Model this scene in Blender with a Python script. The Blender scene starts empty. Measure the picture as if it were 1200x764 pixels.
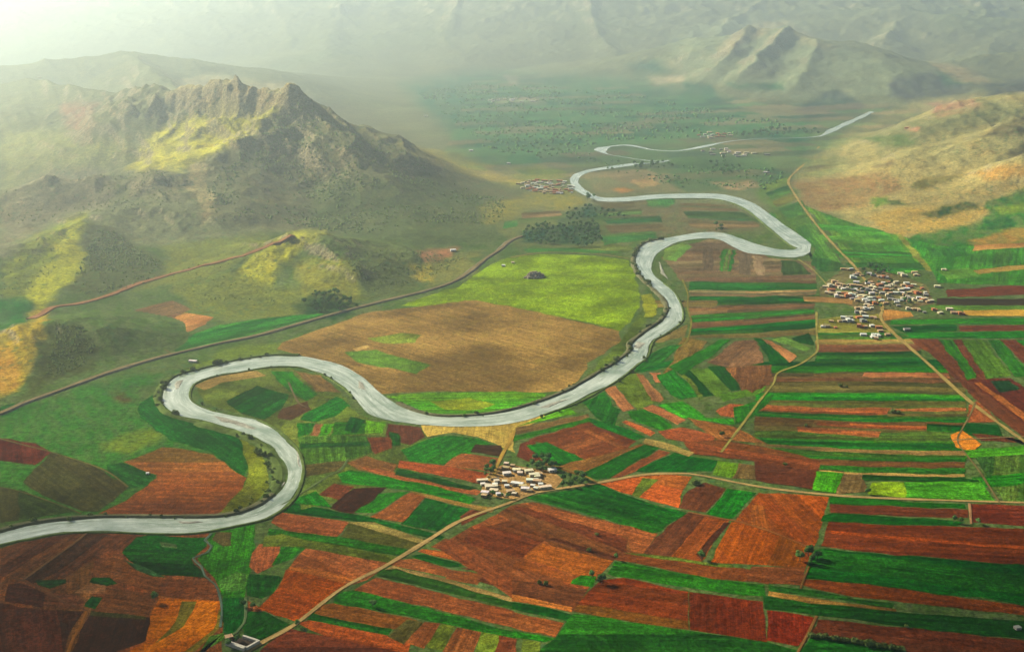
import bpy, bmesh, math, random
import numpy as np
random.seed(7)
RNG = np.random.default_rng(11)
S = bpy.context.scene
COL = S.collection
PI = math.pi

# ---------------------------------------------------------------- camera geometry
CAM_H = 600.0
FPX = 1448.0
PITCH = math.atan(402 / FPX)
CP, SP = math.cos(PITCH), math.sin(PITCH)

def ray(px, py):
    u = (px - 600) / FPX; v = (382 - py) / FPX
    return u, CP + v * SP, -SP + v * CP

def G(px, py, z=0.0):
    """point of the level z that the photograph shows at px, py"""
    u, y, d = ray(px, py)
    t = (z - CAM_H) / d
    return (u * t, y * t, z)

def R3(px, py, Y):
    """point at forward distance Y that the photograph shows at px, py"""
    u, y, d = ray(px, py)
    t = Y / y
    return (u * t, Y, CAM_H + d * t)

def project(x, y, z):
    dy, dz = y, z - CAM_H
    f = dy * CP - dz * SP
    up = dy * SP + dz * CP
    f = np.maximum(f, 1.0)
    return 600 + FPX * x / f, 382 - FPX * up / f

def lin(c):
    return tuple(((v / 255) / 12.92 if v <= 10.3 else (((v / 255) + .055) / 1.055) ** 2.4) for v in c)

# ---------------------------------------------------------------- noise
def _hash(ix, iy, seed):
    h = (ix.astype(np.int64) * 374761393 + iy.astype(np.int64) * 668265263 + seed * 974634777) & 0xFFFFFFFF
    h = ((h ^ (h >> 13)) * 1274126177) & 0xFFFFFFFF
    h = h ^ (h >> 16)
    return (h & 0xFFFFFF) / float(0xFFFFFF)

def vnoise(x, y, seed=0):
    ix = np.floor(x); iy = np.floor(y)
    fx = x - ix; fy = y - iy
    fx = fx * fx * fx * (fx * (fx * 6 - 15) + 10); fy = fy * fy * fy * (fy * (fy * 6 - 15) + 10)
    a = _hash(ix, iy, seed); b = _hash(ix + 1, iy, seed)
    c = _hash(ix, iy + 1, seed); d = _hash(ix + 1, iy + 1, seed)
    return (a + (b - a) * fx) * (1 - fy) + (c + (d - c) * fx) * fy

def fbm(x, y, scale, octs=4, seed=0, gain=.5):
    s = 0; a = 1; t = 0
    x = x / scale; y = y / scale
    for o in range(octs):
        s = s + a * (vnoise(x, y, seed + o * 17) * 2 - 1); t += a
        c, q = math.cos(.6 + o), math.sin(.6 + o)
        x, y = (x * c - y * q) * 2.03, (x * q + y * c) * 2.03
        a *= gain
    return s / t

def ridged(x, y, scale, octs=4, seed=0):
    s = 0; a = 1; t = 0
    x = x / scale; y = y / scale
    for o in range(octs):
        n = 1 - np.abs(vnoise(x, y, seed + o * 31) * 2 - 1)
        s = s + a * n * n; t += a
        c, q = math.cos(.9 + o), math.sin(.9 + o)
        x, y = (x * c - y * q) * 2.1, (x * q + y * c) * 2.1
        a *= .5
    return s / t

def sstep(a, b, x):
    t = np.clip((x - a) / (b - a), 0, 1)
    return t * t * (3 - 2 * t)

def inside(poly, x, y):
    r = np.zeros(x.shape, bool)
    n = len(poly)
    for i in range(n):
        x1, y1 = poly[i]; x2, y2 = poly[(i + 1) % n]
        if y1 == y2: continue
        c = ((y1 > y) != (y2 > y)) & (x < (x2 - x1) * (y - y1) / (y2 - y1) + x1)
        r ^= c
    return r

def dist_poly(poly, x, y, closed=True):
    d = np.full(x.shape, 1e18)
    n = len(poly)
    for i in range(n if closed else n - 1):
        x1, y1 = poly[i]; x2, y2 = poly[(i + 1) % n]
        dx, dy = x2 - x1, y2 - y1
        t = np.clip(((x - x1) * dx + (y - y1) * dy) / max(dx * dx + dy * dy, 1e-9), 0, 1)
        d = np.minimum(d, (x - x1 - t * dx) ** 2 + (y - y1 - t * dy) ** 2)
    return np.sqrt(d)

# ---------------------------------------------------------------- the lie of the land
PLAIN_PX = [(-700, 800), (-500, 640), (0, 489), (25, 477), (75, 460), (130, 440), (200, 420), (300, 397), (400, 369), (500, 344),
            (550, 322), (590, 297), (600, 262), (610, 216), (560, 188), (500, 140), (470, 105), (560, 96), (700, 100), (800, 125), (870, 140), (960, 128),
            (1008, 132), (1000, 142), (965, 165), (940, 180), (918, 215), (935, 255), (1045, 283), (1100, 292), (1210, 295), (1700, 330), (1900, 800)]
PLAIN = [G(*p)[:2] for p in PLAIN_PX]

# crest lines: (points (px, py, forward distance), width to the left of the line, width to its right, sharpness, power weight)
RIDGES = [
    # rocky mountain: crest then the arete that comes down towards the viewer
    ([(180, 112, 4350), (215, 88, 4280), (250, 79, 4220), (285, 84, 4120), (322, 86, 4030), (342, 98, 3980), (354, 114, 3960)], 900, 600, 1.15, .80),
    ([(205, 92, 4290), (228, 80, 4250), (250, 78, 4220), (285, 84, 4120), (322, 86, 4030), (342, 99, 3980), (358, 118, 3950)], 120, 105, .32),
    ([(345, 110, 3970), (318, 136, 3820), (300, 156, 3700), (262, 165, 3600), (240, 186, 3480), (226, 212, 3330)], 90, 60, .45, .97),
    ([(345, 112, 3970), (318, 136, 3820), (300, 156, 3700), (262, 165, 3600), (240, 186, 3480), (226, 212, 3330), (228, 250, 3170)], 430, 560, 1.0),
    ([(348, 116, 3970), (378, 136, 4000), (430, 150, 4050), (500, 172, 4060), (560, 196, 3960), (600, 214, 3850)], 620, 300, 1.1),
    ([(352, 122, 3960), (400, 150, 3750), (430, 200, 3520), (470, 238, 3300)], 420, 420, 1.25),
    ([(208, 94, 4290), (160, 102, 4650), (100, 96, 5200), (30, 88, 5900)], 760, 760, 1.25),
    # rocky outcrops left of it
    ([(-40, 245, 3250), (10, 215, 3300), (48, 196, 3330), (60, 208, 3300)], 330, 250, 1.1),
    ([(75, 208, 3330), (105, 197, 3350), (125, 206, 3330)], 300, 260, 1.1),
    ([(150, 210, 3330), (178, 199, 3340), (205, 205, 3320), (212, 222, 3260)], 260, 240, 1.1),
    # green hill with the road below it
    ([(98, 262, 2940), (88, 280, 2800), (72, 308, 2620), (58, 336, 2440), (40, 360, 2290)], 150, 230, 1.0),
    ([(98, 262, 2940), (130, 268, 2900), (165, 290, 2780), (190, 306, 2700)], 240, 170, 1.1),
    ([(-120, 330, 2480), (-30, 312, 2560), (30, 284, 2740), (98, 262, 2940)], 200, 240, 1.15),
    ([(-60, 350, 2380), (0, 330, 2450), (40, 318, 2540), (66, 305, 2640)], 90, 120, 1.1),
    # small hill in the lower left
    ([(-90, 440, 1900), (-20, 420, 1950), (20, 396, 2010), (58, 370, 2080), (78, 376, 2060)], 200, 150, 1.05),
    ([(58, 370, 2080), (48, 400, 1980), (34, 430, 1880), (14, 458, 1800)], 150, 150, 1.05),
    # knoll with the lit yellow side
    ([(300, 312, 2560), (318, 292, 2640), (345, 276, 2720), (378, 271, 2740), (405, 284, 2700)], 220, 190, 1.1),
    ([(372, 271, 2740), (398, 300, 2560), (420, 330, 2440)], 150, 170, 1.1),
    # apron of the mountain
    ([(60, 262, 3060), (230, 262, 3060), (400, 258, 3120), (520, 262, 3150)], 700, 620, 1.4),
    # far left hills
    ([(-260, 96, 6600), (-60, 82, 6800), (60, 66, 6900), (140, 58, 7000), (230, 70, 6900), (300, 84, 6700)], 1500, 1500, 1.2),
    ([(-300, 140, 5000), (-120, 130, 5000), (-20, 150, 4900)], 800, 800, 1.2),
    ([(140, 60, 7000), (180, 84, 6100), (215, 104, 5400)], 700, 700, 1.2),
    # hills to the right, behind the villages
    ([(930, 205, 4080), (970, 170, 4560), (1000, 150, 4760), (1060, 124, 4900), (1140, 114, 4800), (1230, 98, 4700), (1420, 70, 4600)], 420, 1500, 1.25),
    ([(1090, 172, 4000), (1150, 160, 4050), (1210, 130, 4120), (1330, 100, 4150)], 330, 900, 1.2),
    ([(1010, 196, 3960), (1075, 190, 3960), (1120, 200, 3860)], 160, 300, 1.2),
    ([(1170, 200, 3560), (1215, 175, 3600), (1330, 150, 3600)], 260, 500, 1.2),
    ([(1075, 222, 3560), (1110, 206, 3620), (1150, 212, 3560)], 120, 170, 1.2),
    # mountain beyond the river, right of the middle, with its spurs
    ([(790, 62, 8600), (840, 40, 8500), (880, 31, 8300), (925, 31, 8100), (958, 45, 7800), (1010, 72, 7350), (1060, 92, 7000), (1120, 104, 6600)], 1500, 1250, 1.15),
    ([(880, 25, 8300), (850, 60, 7600), (810, 88, 6950)], 500, 500, 1.1),
    ([(925, 26, 8100), (890, 58, 7450), (868, 88, 6900)], 420, 420, 1.1),
    ([(958, 45, 7800), (950, 75, 7200), (930, 105, 6600)], 420, 420, 1.1),
    ([(1010, 72, 7350), (1010, 95, 6900), (985, 118, 6400)], 380, 380, 1.1),
    ([(1250, 90, 6700), (1180, 98, 6600), (1120, 112, 6300)], 500, 420, 1.2),
    ([(1400, 60, 7600), (1250, 50, 8000), (1150, 62, 7900), (1090, 78, 7700)], 800, 800, 1.2),
    ([(1500, 0, 10000), (1250, 28, 9600), (1120, 16, 9900), (1030, 8, 10300)], 1500, 1500, 1.2),
    # the range that closes the valley
    ([(-500, -60, 11800), (-150, -45, 11600), (150, -20, 11800), (330, -35, 12000), (480, -22, 11800), (640, -45, 11800), (800, -30, 11600), (980, -50, 12000), (1200, -35, 12300), (1500, -60, 12300), (1900, -70, 12300)], 3200, 3000, 1.1),
    ([(700, -42, 11600), (690, 8, 10400), (702, 38, 9700), (728, 66, 9000)], 560, 560, 1.1),
    ([(900, -45, 11800), (905, -8, 11000), (860, 18, 10200), (838, 40, 9500)], 620, 620, 1.1),
    ([(560, -30, 11800), (528, 14, 10500), (520, 46, 9700), (545, 74, 8900)], 560, 560, 1.1),
    ([(1010, -50, 12000), (1045, -4, 11000), (1062, 16, 10300), (1040, 40, 9300)], 620, 620, 1.1),
    ([(1130, -40, 12200), (1150, 12, 10600), (1172, 40, 9500), (1150, 66, 8600)], 700, 700, 1.1),
    ([(300, -32, 12000), (330, 24, 10400), (352, 58, 9400)], 620, 620, 1.1),
    ([(640, -45, 11800), (600, 10, 10600), (560, 45, 9700)], 1100, 1100, 1.15),
    ([(800, -30, 11600), (770, 20, 10300), (760, 55, 9400)], 1000, 1000, 1.15),
    ([(400, -30, 11900), (400, 20, 10500), (380, 60, 9200)], 1100, 1100, 1.15),
]

def height_raw(x, y):
    P = 14.0
    acc = np.zeros(x.shape)
    wx = x + 45 * fbm(x, y, 320, 3, 5); wy = y + 45 * fbm(x, y, 320, 3, 9)
    for rd in RIDGES:
        pts, wl, wr, k = rd[:4]; zs = rd[4] if len(rd) > 4 else 1
        q = [(a, b, c * zs) for a, b, c in (R3(*p) for p in pts)]
        xs = [a[0] for a in q]; ys = [a[1] for a in q]
        m = max(wl, wr) * 1.15 + 80
        sel = np.where((x > min(xs) - m) & (x < max(xs) + m) & (y > min(ys) - m) & (y < max(ys) + m))[0]
        if not len(sel): continue
        sx, sy = wx[sel], wy[sel]
        best = np.zeros(len(sel))
        for (a, b) in zip(q[:-1], q[1:]):
            dx, dy = b[0] - a[0], b[1] - a[1]
            L2 = dx * dx + dy * dy
            t = np.clip(((sx - a[0]) * dx + (sy - a[1]) * dy) / L2, 0, 1)
            ex, ey = sx - a[0] - t * dx, sy - a[1] - t * dy
            d = np.sqrt(ex * ex + ey * ey)
            side = (dx * ey - dy * ex) / (math.sqrt(L2) * np.maximum(d, 1e-6))     # -1 on the right .. 1 on the left, smooth round the ends
            w = wr + (wl - wr) * (.5 + .5 * np.sin(side * PI / 2))
            zc = np.maximum(a[2] + (b[2] - a[2]) * t, 0)
            d = np.sqrt(d * d + 64) - 8
            best = np.maximum(best, zc * np.clip(1 - d / w, 0, 1) ** k)
        acc[sel] += best ** P
    return acc ** (1 / P)

def height(x, y):
    x = np.asarray(x, float); y = np.asarray(y, float)
    h = height_raw(x, y)
    ins = inside(PLAIN, x, y)
    d = np.where(ins, 0, dist_poly(PLAIN, x, y))
    far = sstep(3000, 8000, y)
    m = sstep(4, 170 + 170 * sstep(2900, 3500, y) + 500 * far, d)
    # gullies and crags: bigger where the hill is higher
    big = ridged(x, y, 420 + 500 * far, 4, 3) - .58
    mid = ridged(x + .4 * y, y, 150 + 120 * far, 3, 13) - .58
    fine = fbm(x, y, 34, 3, 21)
    rocky = sstep(60, 200, h) * sstep(2900, 3200, y) * (1 - sstep(4600, 5200, y)) * (x < 300)
    rt = np.where((x > 650) & (y < 5600), .55, 1.0)
    hh = h * (1 + rt * (.26 - .08 * far) * big + (.16 + .08 * (x < 200) * (y > 3000) * (y < 5000) - .06 * far) * mid) + np.minimum(h, 60) * .05 * fine + rocky * sstep(.35, .75, vnoise(x / 260, y / 260, 47) + .25 * (h > 190)) * (22 * (ridged(x, y * .7, 75, 4, 41) - .5) + 4 * fbm(x, y, 14, 2, 43))
    near = (x < 300) * (y < 3100) * (y > 1500)
    hh = hh + near * np.minimum(h, 70) * (.50 * (ridged(x + .5 * y, y * .6, 120, 3, 51) - .56) + .10 * fbm(x, y, 28, 3, 53))
    roll = 2.2 * (1 + fbm(x, y, 260, 3, 77)) * (x > 200) * (y < 5200) * (y > 1500)   # rolling ground on the right slopes
    return np.maximum(hh + roll * sstep(0, 400, d), 0) * m

def h1(x, y):
    return float(height(np.array([x]), np.array([y]))[0])
# ---------------------------------------------------------------- materials
class NT:
    def __init__(s, name):
        s.m = bpy.data.materials.new(name); s.m.use_nodes = True
        s.t = s.m.node_tree; s.n = s.t.nodes; s.l = s.t.links
        s.b = s.n['Principled BSDF']
        s.b.inputs['Specular IOR Level'].default_value = 0
        s.b.inputs['Roughness'].default_value = 1
    def add(s, typ, **kw):
        n = s.n.new(typ)
        for k, v in kw.items():
            if k.startswith('i_'):
                key = k[2:]
                key = int(key) if key.isdigit() else key.replace('_', ' ')
                n.inputs[key].default_value = v
            else: setattr(n, k, v)
        return n
    def link(s, a, b): s.l.new(a, b)
    def noise(s, vec, scale, detail=2, rough=.55):
        n = s.add('ShaderNodeTexNoise', i_Scale=scale, i_Detail=detail, i_Roughness=rough)
        if vec is not None: s.link(vec, n.inputs['Vector'])
        return n.outputs['Fac']
    def remap(s, fac, a, b, c, d):
        n = s.add('ShaderNodeMapRange', i_1=a, i_2=b, i_3=c, i_4=d)
        s.link(fac, n.inputs[0]); return n.outputs[0]
    def math(s, op, a, b=None):
        n = s.add('ShaderNodeMath', operation=op)
        for i, v in enumerate((a, b)):
            if v is None: continue
            if isinstance(v, (int, float)): n.inputs[i].default_value = v
            else: s.link(v, n.inputs[i])
        return n.outputs[0]
    def mix(s, fac, a, b, mode='MIX'):
        n = s.add('ShaderNodeMix', data_type='RGBA', blend_type=mode)
        for i, v in ((0, fac), (6, a), (7, b)):
            if isinstance(v, (int, float)): n.inputs[i].default_value = v
            elif isinstance(v, tuple): n.inputs[i].default_value = (*v, 1) if len(v) == 3 else v
            else: s.link(v, n.inputs[i])
        return n.outputs[2]
    def scalecol(s, col, fac):
        v = s.add('ShaderNodeVectorMath', operation='SCALE')
        s.link(col, v.inputs[0]); s.link(fac, v.inputs['Scale']); return v.outputs[0]
    def geo(s): return s.add('ShaderNodeNewGeometry').outputs['Position']
    def uv(s): return s.add('ShaderNodeUVMap').outputs[0]
    def obj(s): return s.add('ShaderNodeTexCoord').outputs['Object']
    def mapping(s, vec, sc):
        n = s.add('ShaderNodeMapping'); n.inputs['Scale'].default_value = sc
        s.link(vec, n.inputs['Vector']); return n.outputs[0]
    def bump(s, h, dist, strength=1):
        n = s.add('ShaderNodeBump', i_Distance=dist, i_Strength=strength)
        s.link(h, n.inputs['Height']); s.link(n.outputs[0], s.b.inputs['Normal'])
    def base(s, c):
        if isinstance(c, tuple): s.b.inputs['Base Color'].default_value = (*c, 1)
        else: s.link(c, s.b.inputs['Base Color'])

def field_material(name, furrow, speck, mottle, warm, patch=.14, pscale=.009):
    k = NT(name)
    col = k.add('ShaderNodeObjectInfo').outputs['Color']
    pos = k.geo(); uv = k.uv()
    rows = k.noise(k.mapping(uv, (.006, .16, 1)), 1, 2, .6)             # cultivated bands along the field
    row2 = k.noise(k.mapping(uv, (.02, .7, 1)), 1, 2, .6)
    big = k.noise(pos, .012, 3, .55)
    mid = k.noise(pos, .06, 3, .6)
    fin = k.noise(pos, .30, 3, 1.0)
    clod = k.noise(pos, .11, 3, .8)
    f = k.math('MULTIPLY', k.remap(rows, .36, .64, 1 - furrow, 1 + furrow), k.remap(row2, .38, .62, 1 - furrow * .8, 1 + furrow * .8))
    f = k.math('MULTIPLY', f, k.remap(big, .3, .7, 1 - mottle, 1 + mottle))
    f = k.math('MULTIPLY', f, k.remap(mid, .3, .7, 1 - mottle * .7, 1 + mottle * .7))
    f = k.math('MULTIPLY', f, k.remap(fin, .42, .58, 1 - speck, 1 + speck))
    f = k.math('MULTIPLY', f, k.remap(clod, .40, .60, 1 - speck * .6, 1 + speck * .6))
    f = k.math('MULTIPLY', f, k.remap(k.noise(pos, pscale, 5, .62), .42, .58, 1 - patch, 1 + patch))
    c = k.scalecol(col, f)
    tint = k.noise(pos, .03, 4, .7)
    c = k.mix(k.remap(tint, .48, .75, 0, .45), c, k.mix(1.0, c, warm, 'MULTIPLY'))
    k.base(c)
    k.bump(fin, .5, .6)
    return k.m

M = {}
M['fallow'] = field_material('fallow_land', .2, .40, .16, (.86, 1.16, .8), .34, .0045)
M['soil'] = field_material('ploughed_soil', .24, .46, .2, (1.25, .92, .78))
M['crop'] = field_material('green_crop', .30, .55, .24, (1.7, 1.05, .9))
M['meadow'] = field_material('meadow_grass', .06, .5, .32, (1.35, .95, .7), .2, .006)

def track_material():
    k = NT('packed_earth')
    col = k.add('ShaderNodeObjectInfo').outputs['Color']; pos = k.geo()
    f = k.math('MULTIPLY', k.remap(k.noise(pos, .05, 3), .3, .7, .75, 1.2), k.remap(k.noise(pos, .5, 2, .8), .3, .7, .72, 1.25))
    f = k.math('MULTIPLY', f, k.remap(k.noise(k.mapping(k.uv(), (.015, .5, 1)), 1, 3, .7), .32, .68, .62, 1.3))
    k.base(k.scalecol(col, f)); return k.m
M['track'] = track_material()

def terrain_material():
    k = NT('hill_and_plain_ground')
    a = k.add('ShaderNodeVertexColor', layer_name='Cover').outputs['Color']
    rk = k.add('ShaderNodeVertexColor', layer_name='Rock').outputs['Color']
    pos = k.geo()
    f = k.math('MULTIPLY', k.remap(k.noise(pos, .004, 4, .6), .3, .7, .78, 1.22), k.remap(k.noise(pos, .03, 4, .65),   .3, .7, .78, 1.22))
    fin = k.noise(pos, .14, 4, .9)
    f = k.math('MULTIPLY', f, k.remap(fin, .40, .60, .48, 1.52))
    c = k.scalecol(a, f)
    c = k.mix(k.remap(k.noise(pos, .012, 4, .7), .5, .72, 0, .5), c, k.mix(1.0, c, (1.28, 1.0, .8), 'MULTIPLY'))
    # bushes dotted over the slopes and the far plain
    v = k.add('ShaderNodeTexVoronoi', i_Scale=.055, i_Randomness=1.0); k.link(pos, v.inputs['Vector'])
    dots = k.math('MULTIPLY', k.remap(v.outputs['Distance'], .16, .34, 1, 0), k.remap(k.noise(pos, .006, 3, .6), .46, .56, 0, 1))
    c = k.mix(k.math('MULTIPLY', dots, .75), c, (.022, .055, .016))
    k.base(c)
    hgt = k.math('ADD', k.math('MULTIPLY', k.noise(pos, .05, 5, .65), 1.0), k.math('MULTIPLY', fin, .25))
    n = k.add('ShaderNodeBump', i_Strength=1.0)
    k.link(hgt, n.inputs['Height'])
    k.link(k.remap(rk, 0, 1, 1.6, 20.0), n.inputs['Distance'])
    k.link(n.outputs[0], k.b.inputs['Normal'])
    return k.m
M['terrain'] = terrain_material()

def water_material():
    k = NT('silty_river_water')
    pos = k.geo(); uv = k.uv()
    n1 = k.noise(k.mapping(uv, (.010, .085, 1)), 1, 5, .65)
    n2 = k.noise(pos, .014, 5, .65)
    n3 = k.noise(k.mapping(uv, (.05, .35, 1)), 1, 3, .7)
    c = k.mix(k.remap(n1, .36, .66, 0, 1), (.085, .105, .058), (.25, .26, .19))
    c = k.mix(k.remap(n3, .56, .70, 0, .7), c, (.38, .38, .30))
    c = k.mix(k.remap(n2, .47, .66, 0, .8), c, (.075, .10, .055))
    k.base(c)
    k.b.inputs['Roughness'].default_value = .2
    k.b.inputs['Specular IOR Level'].default_value = .08
    k.bump(k.math('ADD', k.noise(pos, .5, 3, .7), k.noise(pos, .12, 2, .5)), .4, .9)
    return k.m
M['water'] = water_material()

def simple(name, rgb, var=.2, scale=.8, rough=.95):
    k = NT(name)
    pos = k.geo()
    f = k.math('MULTIPLY', k.remap(k.noise(pos, scale, 3, .65), .3, .7, 1 - var, 1 + var), k.remap(k.noise(pos, scale * .15, 2), .3, .7, 1 - var, 1 + var))
    n = k.add('ShaderNodeRGB'); n.outputs[0].default_value = (*rgb, 1)
    k.base(k.scalecol(n.outputs[0], f)); k.b.inputs['Roughness'].default_value = rough
    return k.m

def objcol(name, var=.15, scale=.6):
    k = NT(name)
    f = k.remap(k.noise(k.geo(), scale, 3, .65), .3, .7, 1 - var, 1 + var)
    k.base(k.scalecol(k.add('ShaderNodeObjectInfo').outputs['Color'], f)); return k.m
M['plaster'] = objcol('lime_plaster', .14)
M['roofmud'] = objcol('flat_roof_clay', .18)
M['dark'] = simple('dark_opening', (.02, .018, .015))
M['wood'] = simple('weathered_wood', (.10, .065, .04))
M['bark'] = simple('bark', (.09, .065, .045))
M['bank'] = simple('eroded_river_bank', (.062, .058, .026), .35, .15)
M['bankgrass'] = simple('grassy_bank', (.045, .062, .014), .4, .12)
M['rock'] = simple('grey_limestone', (.23, .185, .12), .4, .15)
M['ballast'] = simple('embankment_gravel', (.075, .065, .040), .3, .12)

def leaf_material(name, rgb, rgb2):
    k = NT(name)
    pos = k.geo()
    r = k.add('ShaderNodeObjectInfo').outputs['Random']
    c = k.mix(k.remap(k.noise(pos, .7, 2, .7), .35, .65, 0, 1), rgb, rgb2)
    k.base(k.scalecol(c, k.remap(r, 0, 1, .75, 1.3)))
    k.b.inputs['Roughness'].default_value = .8
    return k.m
M['leaf'] = leaf_material('tree_leaves', (.030, .085, .018), (.085, .15, .036))
M['shrub'] = leaf_material('shrub_leaves', (.045, .075, .016), (.115, .135, .034))

# ---------------------------------------------------------------- object helpers
def link(o, parent=None):
    COL.objects.link(o)
    if parent: o.parent = parent
    return o

def mesh_obj(name, verts, faces, mat, parent=None, uvs=None):
    me = bpy.data.meshes.new(name)
    me.from_pydata([tuple(v) for v in verts], [], faces)
    if uvs is not None:
        ul = me.uv_layers.new(name='UVMap')
        for lp in me.loops: ul.data[lp.index].uv = uvs[lp.vertex_index]
    me.materials.append(mat); me.update()
    return link(bpy.data.objects.new(name, me), parent)

def structure(o): o['kind'] = 'structure'; return o

def tag(o, label, cat, group=None):
    o['label'] = label; o['category'] = cat
    if group: o['group'] = group
    return o

def empty(name, loc, rz=0):
    o = bpy.data.objects.new(name, None); COL.objects.link(o)
    o.location = loc; o.rotation_euler = (0, 0, rz); o.empty_display_size = 1
    return o

def catmull(pts, step):
    out = []
    n = len(pts)
    for i in range(n - 1):
        p0 = pts[max(i - 1, 0)]; p1 = pts[i]; p2 = pts[i + 1]; p3 = pts[min(i + 2, n - 1)]
        L = math.dist(p1[:2], p2[:2]); k = max(1, int(L / step))
        for j in range(k):
            t = j / k
            out.append(tuple(.5 * ((2 * b) + (c - a) * t + (2 * a - 5 * b + 4 * c - d) * t * t + (3 * b - a - 3 * c + d) * t ** 3)
                             for a, b, c, d in zip(p0, p1, p2, p3)))
    out.append(tuple(pts[-1]))
    return out
# ---------------------------------------------------------------- terrain: one ground sheet, its hills split off by name
KALB = 0.29                      # photograph tone -> base colour
def alb(c):
    l = lin(c); y = .3 * l[0] + .6 * l[1] + .1 * l[2]
    return tuple(min(max(y + (v - y) * 1.08, .1 * v) * KALB, .8) for v in l)

def rgb(s):
    return tuple(float(v) for v in s.split(','))

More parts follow.
